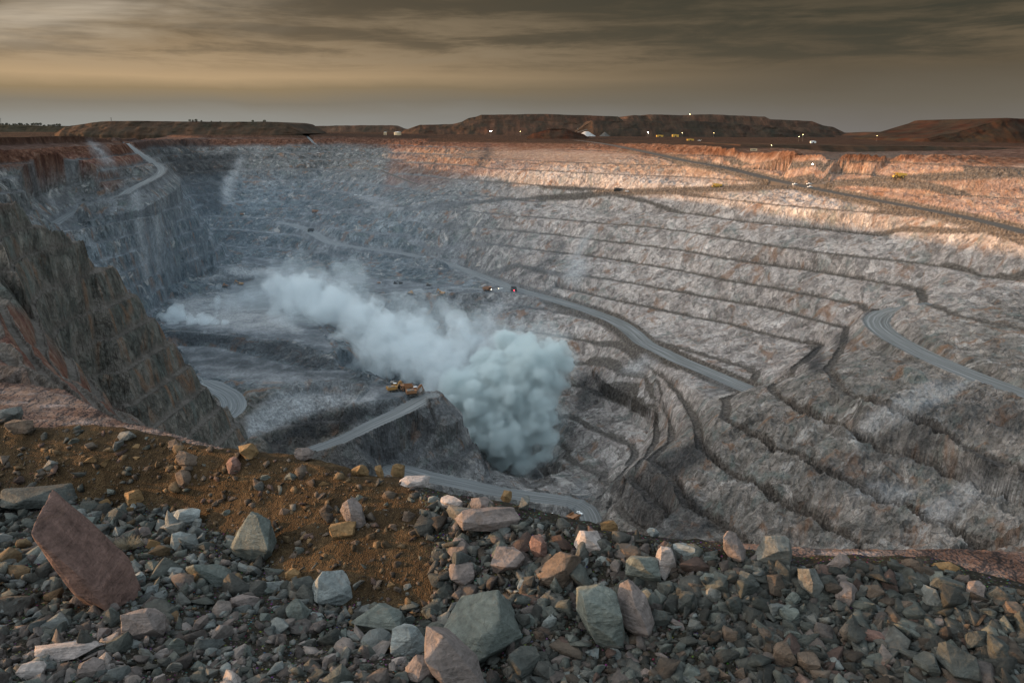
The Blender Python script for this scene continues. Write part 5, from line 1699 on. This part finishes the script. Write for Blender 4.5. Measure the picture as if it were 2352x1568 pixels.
def excavator(body=MY, label=None, reach=0):
    t = empty('excavator', (0, 0, 0), 0, label, 'excavator', 'excavators on the plateau edge')
    for s in (-1, 1):
        tr = MB().prism([(-4.6, 0.7), (-4.0, 0.05), (4.0, 0.05), (4.6, 0.7), (4.2, 1.7), (-4.2, 1.7)], s * 2.7 - 0.65, s * 2.7 + 0.65).build('track', MDK, t)
        for x in (-3.8, 3.8):
            MB().cyl((x, s * 2.7, 0.9), 0.75, 1.45, 'y', 12).build('sprocket', MST, tr)
    MB().cyl((0, 0, 2.0), 1.7, 0.9, 'z').box(-2, 2, -2.2, 2.2, 1.0, 1.8).build('turntable', MDK, t)
    b = MB().box(-6.4, 2.6, -3.3, 3.3, 2.5, 5.2).box(-6.9, -5.6, -3.2, 3.2, 2.3, 5.0).box(-1.5, 3.4, 1.6, 3.4, 2.6, 4.3).build('body', body, t)
    MB().box(-5.8, -2.2, -2.6, 2.6, 5.2, 5.55).cyl((-3.6, 1.2, 5.9), 0.28, 0.9, 'z').cyl((-4.4, -1.0, 5.9), 0.28, 0.9, 'z').box(-1.9, 0.3, -2.8, -0.6, 5.2, 5.8).build('engine_deck', MST, b)
    c = MB().box(0.7, 3.4, 1.4, 3.4, 4.3, 7.0).build('cab', body, t)
    MB().box(1.0, 3.46, 1.6, 3.46, 5.6, 6.7).build('window', MGL, c)
    MB().box(0.5, 3.6, 1.2, 3.6, 7.0, 7.15).build('roof', MWH, c)
    k = reach
    bo = MB().prism([(2.2, 3.4), (3.0, 3.0), (7.4 + k, 8.2), (7.0 + k, 9.6), (5.8, 9.2)], -0.8, 0.8).build('boom', body, t)
    MB().bar((2.6, 1.0, 3.2), (5.6, 1.0, 7.4), 0.25).bar((2.6, -1.0, 3.2), (5.6, -1.0, 7.4), 0.25).build('cylinder', MST, bo)
    st = MB().prism([(6.5 + k, 9.4), (7.6 + k, 9.6), (9.4 + k, 4.2), (8.7 + k, 3.8)], -0.6, 0.6).build('stick', body, t)
    MB().prism([(9.6 + k, 4.6), (8.4 + k, 4.2), (7.2 + k, 2.6), (7.0 + k, 1.4), (7.7 + k, 0.8), (8.4 + k, 1.6), (9.3 + k, 2.8)], -1.7, 1.7).build('bucket', MST, st)
    MB().bar((-6.5, -3.2, 5.2), (-1.8, -3.2, 6.2), 0.08).bar((0.4, -3.2, 5.2), (0.4, -3.2, 6.2), 0.08).bar((-1.8, -3.2, 6.2), (0.4, -3.2, 6.2), 0.08).build('guard_rail', MST, t)
    return t


def dozer(label, mat=MY):
    t = empty('bulldozer', (0, 0, 0), 0, label, 'bulldozer', 'small machines near the junction')
    for s in (-1, 1):
        MB().prism([(-2.8, 0.6), (-2.3, 0.03), (2.3, 0.03), (2.8, 0.6), (1.0, 1.9), (-2.4, 1.5)], s * 1.5 - .35, s * 1.5 + .35).build('track', MDK, t)
    MB().box(-2.2, 2.4, -1.1, 1.1, 0.8, 2.2).build('body', mat, t)
    c = MB().box(-1.6, 0.3, -1.0, 1.0, 2.2, 3.9, 0.15, 0.1).build('cab', mat, t)
    MB().box(-1.4, 0.35, -0.8, 0.8, 2.7, 3.6).build('window', MGL, c)
    MB().prism([(3.4, 0.05), (3.7, 0.1), (3.5, 1.2), (3.8, 2.2), (3.5, 2.2), (3.2, 1.2)], -2.4, 2.4).bar((1.5, 1.6, 0.9), (3.3, 1.6, 0.6), .15).bar((1.5, -1.6, 0.9), (3.3, -1.6, 0.6), .15).build('blade', MST, t)
    return t


def digger(label, mat=MY):
    t = empty('excavator', (0, 0, 0), 0, label, 'excavator', 'small machines near the junction')
    for s in (-1, 1):
        MB().prism([(-2.4, 0.4), (-2.1, 0.03), (2.1, 0.03), (2.4, 0.4), (2.1, 1.0), (-2.1, 1.0)], s * 1.4 - .35, s * 1.4 + .35).build('track', MDK, t)
    MB().box(-2.8, 1.6, -1.5, 1.5, 1.1, 2.5).build('body', mat, t)
    c = MB().box(0.2, 1.8, 0.4, 1.5, 1.6, 3.4).build('cab', mat, t)
    MB().box(0.4, 1.85, 0.5, 1.55, 2.3, 3.2).build('window', MGL, c)
    MB().prism([(1.2, 1.8), (1.7, 1.6), (4.6, 4.6), (4.2, 5.2)], -.35, .35).prism([(4.1, 5.2), (4.8, 5.0), (6.0, 2.2), (5.6, 2.0)], -.3, .3).build('boom', mat, t)
    MB().prism([(6.2, 2.4), (5.4, 2.2), (4.8, 1.2), (5.2, 0.6), (6.0, 1.4)], -.8, .8).build('bucket', MST, t)
    return t


def drill_rig(label):
    t = empty('drill_rig', (0, 0, 0), 0, label, 'drill rig', 'small machines near the junction')
    for s in (-1, 1):
        MB().prism([(-2.8, 0.4), (-2.4, 0.03), (2.4, 0.03), (2.8, 0.4), (2.4, 1.1), (-2.4, 1.1)], s * 1.6 - .35, s * 1.6 + .35).build('track', MDK, t)
    MB().box(-4.2, 3.0, -1.8, 1.8, 1.2, 3.3).build('body', MORG, t)
    c = MB().box(3.0, 4.6, -1.2, 1.2, 1.2, 3.6).build('cab', MWH, t)
    MB().box(3.3, 4.65, -1.0, 1.0, 2.2, 3.3).build('window', MGL, c)
    m = MB()
    for x, y in ((1.6, -.5), (2.6, -.5), (1.6, .5), (2.6, .5)):
        m.bar((x, y, 1.2), (x, y, 14.5), .1)
    for z in range(2, 14):
        m.bar((1.6, -.5, z), (2.6, .5, z + 1), .06).bar((1.6, .5, z), (2.6, -.5, z + 1), .06)
    m.build('mast', MST, t)
    return t


def ute(label, mat=MWH, head=False):
    t = empty('light_vehicle', (0, 0, 0), 0, label, 'pickup truck', 'white light vehicles')
    MB().box(-2.6, 2.6, -.95, .95, .45, 1.05).box(1.0, 2.5, -.9, .9, 1.05, 1.25).box(-2.6, -.5, -.95, .95, 1.05, 1.3).build('body', mat, t)
    c = MB().box(-.5, 1.3, -.85, .85, 1.05, 1.9, .3, .1).build('cab', mat, t)
    MB().box(-.42, 1.22, -.88, .88, 1.3, 1.72, .2, .06).build('window', MGL, c)
    for x in (-1.6, 1.6):
        for y in (-.9, .9):
            MB().cyl((x, y, .42), .42, .3, 'y', 12).build('wheel', MTYR, t)
    if head:
        for y in (-.6, .6):
            MB().box(2.6, 2.75, y - .25, y + .25, .7, 1.0).build('headlight', MHL, t)
    return t


def place(o, x, y, zh=None, rz=0.0, dz=0.0, s=1.0, free=False):
    """stand o on the terrain where the sight line through (x, y) meets it"""
    p = hit(H, x, y, zh)
    o.location = (p[0], p[1], p[2] + dz)
    o.rotation_euler = (0, 0, rz)
    if s != 1.0:
        o.scale = (s, s, s)
    return o


R_ = math.radians
# two big excavators loading on the tip of the plateau, with a truck beside each
place(excavator(MY, "big yellow excavator on the left at the tip of the plateau"), 905, 898, -204, R_(28))
place(excavator(MORG, "dusty tan excavator with a pale roof, nearest the plateau's tip", 0.5), 950, 907, -204, R_(18), s=1.04)
place(haul_truck(MST, "grey dump truck standing behind the left big excavator"), 912, 890, -204, R_(185))
place(haul_truck(MORG, "brown dump truck between the two big excavators"), 934, 896, -204, R_(200))
# trucks on the roads
place(haul_truck(MORG, "brown dump truck driving right on the flat left of the junction", head=True), 1119, 668, -188, R_(-8))
place(haul_truck(MDK, "dark dump truck seen from behind at the junction, red tail light lit", tail=True), 1180, 669, -187, R_(96), s=1.1)
place(haul_truck(MDK, "dark dump truck coming down the long road at its far bend"), 714, 532, -157, R_(200))
place(haul_truck(MORG, "small orange dump truck at the foot of the grey scree fan"), 724, 489, -138, R_(180))
place(haul_truck(MYB, "bright yellow dump truck on the ramp left of the road crossing"), 1646, 432, -71, R_(172), s=1.1)
place(haul_truck(MYB, "bright yellow dump truck high on the ramp at upper right"), 2065, 410, -52, R_(172), s=1.15)
place(haul_truck(MDK, "dark dump truck where the two upper benches meet the ramp"), 1418, 440, -84, R_(180))
place(haul_truck(MORG, "orange dump truck parked on the lowest flat behind the bund"), 1316, 1197, None, R_(235), s=1.1)
# small machines near the junction and on the floor
place(digger("orange excavator below the junction flat, left of the brown truck"), 1015, 676, -189, R_(150), s=1.5)
place(dozer("small orange bulldozer on the low road at the left"), 944, 676, -190, R_(160), s=1.4)
place(drill_rig("drill rig on the pale flat, leftmost of the small machines"), 871, 651, -189, R_(20), s=0.7)
place(digger("dark excavator on the pale flat, beside the bulldozer"), 920, 651, -188, R_(200), MDK) if False else None
o = digger("dark small excavator in the middle of the pale flat", MDK)
place(o, 920, 652, -188, R_(200), s=1.1)
place(dozer("dark bulldozer just left of the dark small excavator", MDK), 908, 652, -188, R_(10), s=1.1)
place(dozer("grey bulldozer on the flat, nearest the junction", MST), 984, 656, -189, R_(0), s=1.2)
place(digger("orange excavator digging under the dark bank at the far floor"), 552, 655, -193, R_(170), s=1.6)
place(dozer("orange bulldozer left of the far floor excavator", MORG), 517, 659, -194, R_(10), s=1.5)
place(dozer("dark bulldozer at the foot of the far left wall", MDK), 447, 652, -193, R_(20), s=1.4)
place(drill_rig("tall drill rig standing alone on the far back flat"), 557, 494, -148, R_(0), s=1.1)
place(drill_rig("dark drill mast on the lowest flat left of the orange truck"), 1264, 1184, None, R_(40), s=0.6)
for x, y, zh, rz, hd, lb in ((1331, 1180, None, 130, False, "white pickup on the lowest road behind the orange truck"), (1150, 664, -187, 180, True, "pickup with lit lamps between the two junction trucks"),
                             (1825, 425, -64, 20, False, "white pickup at the road crossing, left one"), (1858, 424, -64, 10, False, "white pickup just right of the road crossing, upper one"),
                             (1860, 431, -65, 15, False, "white pickup just right of the road crossing, lower one"), (1440, 441, -84, 0, False, "white pickup right of the dark truck on the ramp"),
                             (817, 449, -112, 0, False, "white pickup on top of the scree fan, left one"), (828, 450, -112, 0, False, "white pickup on top of the scree fan, right one"),
                             (1606, 324, None, 0, True, "white pickup with lit lamps on the far rim")):
    place(ute(lb, MWH, hd), x, y, zh, R_(rz), s=1.25)


# ---------------------------------------------------------------- on the rim and beyond
def rimspot(x, y, lo=900, hi=2500, Y=None):
    """a place on the plain in the direction of x whose ground shows near height y"""
    best = None
    for Yt in ([Y] if Y else np.arange(lo, hi, 15)):
        r = ray(x, y)
        X = r[0] / r[1] * Yt
        g = float(sample(H, X, Yt))
        den = Yt * CP - g * SP
        yy = 784 - 1829 * (Yt * SP + g * CP) / den
        e = abs(yy - y)
        if best is None or e < best[0]:
            best = (e, X, Yt, g)
    return Vector(best[1:])


def lamp(x, y, label, yellow=False, size=0.8, h=12.0, base=None):
    p = base if base is not None else rimspot(x, y + 3)
    t = empty('lamp_tower', p, 0, label, 'lamp', 'lamps along the rim')
    size *= 0.75
    MB().bar((0, 0, 0), (0, 0, h), .22, .14).box(-.8, .8, -.8, .8, 0, .5).build('pole', MST, t)
    MB().box(-size * 1.3, size * 1.3, -.5, .5, h, h + size * 1.1).build('housing', MDK, t)
    MB().box(-size, size, -.75, -.52, h + .05, h + size).build('lamp_head', MLY if yellow else MLW, t)
    return t


def hilltop(x, Y, y):
    r = ray(x, y)
    return Vector(r * (Y / r[1]))


lamp(1127, 297, "very bright white lamp on the far rim, left of the hills' middle", size=2.0)
lamp(1488, 302, "bright white lamp on the far rim, right of the dark cone", size=1.5)
lamp(1195, 297, "small yellowish lamp right of the very bright lamp", True, 0.8)
lamp(1317, 301, "small lamp just left of the pale dome heap", True, 0.8)
lamp(1567, 303, "lamp left of the row's right yellow building", True, 0.9)
lamp(1639, 305, "small yellow lamp on the dark ground right of the yellow buildings", True, 0.8)
lamp(1834, 322, "left lamp of the close yellow pair on the right rim", True, 0.8, 10)
lamp(1843, 321, "right lamp of the close yellow pair on the right rim", True, 0.8, 14)
lamp(2013, 321, "single yellow lamp on the dark ground far right", True, 0.8)
lamp(1771, 339, "small lamp right of the sign board", True, 0.6, 6)
lamp(1634, 268, "bright lamp on top of the long dark hill", False, 1.6, 6, hilltop(1634, 3110, 268))
lamp(1584, 267, "fainter lamp on top of the long dark hill", True, 1.5, 6, hilltop(1584, 3110, 267))
lamp(1865, 390, "lone lamp tower on a high bench of the lit wall", False, 0.7, 7, Vector(hit(H, 1865, 390)))


def shed(x, y, w_, d_, h_, wall, label, roof=MWH, open_=False, name='shed', cat='shed', Y=None):
    p = rimspot(x, y, Y=Y)
    t = empty(name, p, 0, label, cat)
    MB().box(-w_ / 2, w_ / 2, 0, d_, -1.0, h_).build('wall', wall, t)
    MB().prism([(-w_ / 2 - .4, h_ + .02), (w_ / 2 + .4, h_ + .02), (w_ / 2 + .4, h_ + .25), (0, h_ + 1.2), (-w_ / 2 - .4, h_ + .25)], -.4, d_ + .4).build('roof', roof, t)
    d = MB().box(-w_ * .14, w_ * .14, -.06, 0.0, 0, h_ * .6).build('door', MDK, t)
    return t


shed(560, 302, 11, 18, 8, MTAN, "tall shed with a sunlit tan end wall on the far left rim", MGRY)
shed(571, 302, 13, 12, 8, MGRY, "grey block shed right of the sunlit tan shed")
shed(517, 302, 20, 8, 2.4, MWH, "long low white-roofed building left of the tan shed")
shed(543, 302, 22, 10, 3.5, MGRY, "low grey building between the white roof and the tan shed")
shed(583, 303, 9, 6, 2.0, MWH, "small white hut right of the grey block shed")
shed(884, 298, 8, 8, 8, MTAN, "small bright hut left of the tank")
shed(1516, 308, 20, 8, 4.5, MYB, "long yellow building on the far rim, left one of two", MYB)
shed(1552, 308, 19, 8, 6.5, MYB, "tall yellow building on the far rim, right one of two", MYB)
shed(1868, 329, 11, 4, 3.5, MWH, "white hut on the rim right of the lamp pair")
shed(1586, 323, 16, 5, 3.2, MYB, "low yellow container building just under the right rim hills", MYB)
# storage tank
p = rimspot(913, 298)
t = empty('storage_tank', p, 0, "round pale storage tank on the far rim", 'tank')
MB().cyl((0, 0, 4), 11, 9, 'z', 28).build('shell', MTAN, t)
V = [(11.2 * math.cos(a), 11.2 * math.sin(a), 8.5) for a in np.linspace(0, 2 * math.pi, 28, endpoint=False)] + [(0, 0, 9.8)]
mesh_obj('roof', V, [(i, (i + 1) % 28, 28) for i in range(28)], MWH, t)


def cone_heap(x, y, rad, h, label, col, flat=0.0, seed=1, name='stockpile'):
    p = rimspot(x, y)
    n, rings = 40, 12
    V, F = [], []
    for j in range(rings + 1):
        f = j / rings
        for i in range(n):
            a = 2 * math.pi * i / n
            rr = rad * f * (1 + 0.06 * mnoise.noise(Vector((math.cos(a) * 3, math.sin(a) * 3, seed))))
            z = h * (1 - max(0, (f - flat) / (1 - flat)) ** 1.0) * (1 - 0.06 * f * mnoise.noise(Vector((a * 4, f * 5, seed))))
            V.append((p[0] + rr * math.cos(a), p[1] + rr * math.sin(a), p[2] - 1 + z))
    for j in range(rings):
        for i in range(n):
            k = (i + 1) % n
            F.append((j * n + i, (j + 1) * n + i, (j + 1) * n + k, j * n + k))
    m, w = new_mat(name)
    pos = w.n('ShaderNodeNewGeometry').outputs['Position']
    nz = w.noise(pos, 0.2, 5, 0.65)
    c = w.mix(w.mr(nz, 0.3, 0.7), col, tuple(v * 0.6 for v in col))
    finish(w, c, 0.95, nz, 0.6, 1.0)
    o = mesh_obj(name, V, F, m)
    tag(o, label, 'stockpile')
    return o


cone_heap(1347, 306, 30, 15, "pale grey dome-shaped stockpile on the far rim", (0.42, 0.40, 0.38), 0.18, 3)
cone_heap(1389, 306, 18, 14, "dark pointed stockpile right of the pale dome heap", (0.10, 0.09, 0.08), 0.0, 4)
# conveyor to the dome heap
p = rimspot(1330, 306)
t = empty('conveyor', p, 0, "slanting conveyor rising left of the pale dome heap", 'conveyor')
MB().bar((-38, 0, 1), (26, 10, 20), .7).build('belt', MST, t)
for q in (-20, -2, 14):
    z = 1 + 19 * (q + 38) / 64
    MB().bar((q, 4, -1), (q, 4, z), .35).build('leg', MST, t)
# sign board with unreadable dark lettering
p = Vector(hit(H, 1731, 348))
t = empty('sign_board', p, 0, "wide pale sign board with dark writing on the right rim", 'sign')
MB().box(-5.4, 5.4, -.1, .1, .9, 4.6).build('panel', MTAN, t)
for s in (-4, 4):
    MB().box(s - .15, s + .15, .1, .3, -1.5, 4.4).build('post', MST, t)
MB().box(-4.2, -3.4, -.14, -.1, 2.0, 3.6).box(-2.3, 3.2, -.14, -.1, 2.1, 3.2).build('lettering', MDK, t)


# parked row and rocks of the safety edge on the right rim
def tower(p, h, label, name='mast'):
    t = empty(name, p, 0, label, 'mast')
    m = MB()
    for x, y in ((-1, -1), (1, -1), (1, 1), (-1, 1)):
        m.bar((x * .9, y * .9, -1), (x * .45, y * .45, h), .16)
    for k in range(int(h / 2)):
        m.bar((-.8, -.8, k * 2), (.8, -.8, k * 2 + 2), .09).bar((.8, -.8, k * 2), (-.8, -.8, k * 2 + 2), .09)
    m.build('lattice', MDK, t)
    MB().box(-.9, .9, -.9, .9, h * .78, h).build('head', MST, t)
    return t


tower(hilltop(256, 2310, 279), 10, "short lattice tower on the left hill's skyline")
tower(hilltop(3, 2905, 288), 24, "tall thin mast at the left end of the skyline")
tower(rimspot(1327, 305), 24, "thin pole mast by the left of the pale dome heap")

# trees and scrub
mleaf, w = new_mat("scrub_leaf")
pos = w.n('ShaderNodeNewGeometry').outputs['Position']
c = w.mix(w.noise(pos, 0.5, 4, 0.6), (0.02, 0.024, 0.013), (0.055, 0.055, 0.028))
finish(w, c, 0.9)
mbark, w = new_mat("bark")
finish(w, w.mix(w.noise(w.n('ShaderNodeTexCoord').outputs['Object'], 3.0, 4, 0.6), (0.03, 0.022, 0.016), (0.08, 0.06, 0.045)), 0.9)


def scrub(seed, h):
    rnd = random.Random(seed)
    V, F = [], []
    for k in range(150):
        a = rnd.uniform(0, 6.28)
        z = h * rnd.uniform(0.25, 1.0)
        rr = h * 0.55 * math.sqrt(max(0.02, 1 - ((z / h - 0.6) / 0.45) ** 2)) * rnd.uniform(0.3, 1.0)
        c = Vector((rr * math.cos(a), rr * math.sin(a), z))
        s = h * rnd.uniform(0.07, 0.14)
        u = Vector((rnd.gauss(0, 1), rnd.gauss(0, 1), rnd.gauss(0, 1))).normalized() * s
        v = Vector((rnd.gauss(0, 1), rnd.gauss(0, 1), rnd.gauss(0, 1))).normalized() * s
        b = len(V)
        V += [c - u, c + v, c + u, c - v]
        F.append((b, b + 1, b + 2, b + 3))
    crown = bpy.data.meshes.new('crown')
    crown.from_pydata([tuple(v) for v in V], [], F)
    crown.materials.append(mleaf)
    tr = MB().bar((0, 0, -1), (0.1 * h, 0, h * .6), h * .035, h * .015).bar((0.05 * h, 0, h * .3), (-.2 * h, .1 * h, h * .7), h * .02, h * .01)
    tm = bpy.data.meshes.new('trunk')
    tm.from_pydata(tr.V, [], tr.F)
    tm.materials.append(mbark)
    return crown, tm


SCR = [scrub(60 + k, 1.0) for k in range(5)]


def tree(p, h, label, k, group):
    t = empty('tree', p, k * 1.3, label, 'tree', group)
    for nm, me in zip(('crown', 'trunk'), SCR[k % 5]):
        o = bpy.data.objects.new(nm, me)
        COL.objects.link(o)
        o.parent = t
        o.scale = (h, h, h)


GT = 'small trees on the hill skyline at left'
for i, (x, y, h, lb) in enumerate([(436, 279.5, 7, "leftmost of the three close trees on the left hill"), (443, 279.5, 6, "middle of the three close trees on the left hill"), (451, 279.8, 8, "rightmost of the three close trees on the left hill"),
                                   (463, 280, 5, "tree right of the three close trees"), (486, 280.3, 4, "lone small tree in the middle of the left hill skyline"), (506, 280.5, 4, "lone small tree right of the middle of the left hill skyline"),
                                   (581, 281, 7, "left one of two trees near the hill's right end"), (608, 281.5, 8, "pointed tree near the hill's right end")]):
    tree(hilltop(x, 2310, y + 1), h, lb, i, GT)
rt = random.Random(3)
for i in range(26):
    x = 2 + i * 5.4 + rt.uniform(-2, 2)
    tree(hilltop(x, 2905, 289 + (2 if x > 100 else 0)), rt.uniform(5, 10), "dark scrubby tree in the row along the far left skyline", i, 'scrub along the far left skyline')

# dry tuft on the scree, lower left
mdry, w = new_mat("dry_twig")
finish(w, w.mix(w.noise(w.n('ShaderNodeTexCoord').outputs['Object'], 20.0, 3, 0.6), (0.16, 0.135, 0.09), (0.30, 0.26, 0.19)), 0.9)
rt = random.Random(8)
for (cx_, cy_, nn, sz, lb) in ((296, 1262, 420, 0.42, "dry straw-coloured tuft between the scree stones at lower left"),):
    _g = (AZ, RR, NA, NR, GX, GY, GA, GR, SC)
    AZ, RR, NA, NR = FORE['AZ'], FORE['RR'], FORE['NA'], FORE['NR']
    P, ok = fhit(cx_, cy_)
    AZ, RR, NA, NR, GX, GY, GA, GR, SC = _g
    m = MB()
    for k in range(nn):
        a = rt.uniform(0, 6.28)
        q = Vector((math.cos(a) * rt.uniform(0, .25), math.sin(a) * rt.uniform(0, .12), 0)) * sz
        e = q + Vector((math.cos(a) * rt.uniform(.2, .9), math.sin(a) * rt.uniform(.2, .7), rt.uniform(.15, .75))) * sz * 0.8
        m.bar(q, q.lerp(e, .5) + Vector((rt.gauss(0, .02), 0, .02)), .0028, .002, 3)
        m.bar(q.lerp(e, .5) + Vector((rt.gauss(0, .02), 0, .02)), e, .002, .001, 3)
    o = m.build('dry_grass', mdry)
    o.location = P[0] + np.array([0, 0, 0.02])
    tag(o, lb, 'grass tuft')
print("objects", round(time.time() - T0, 1))
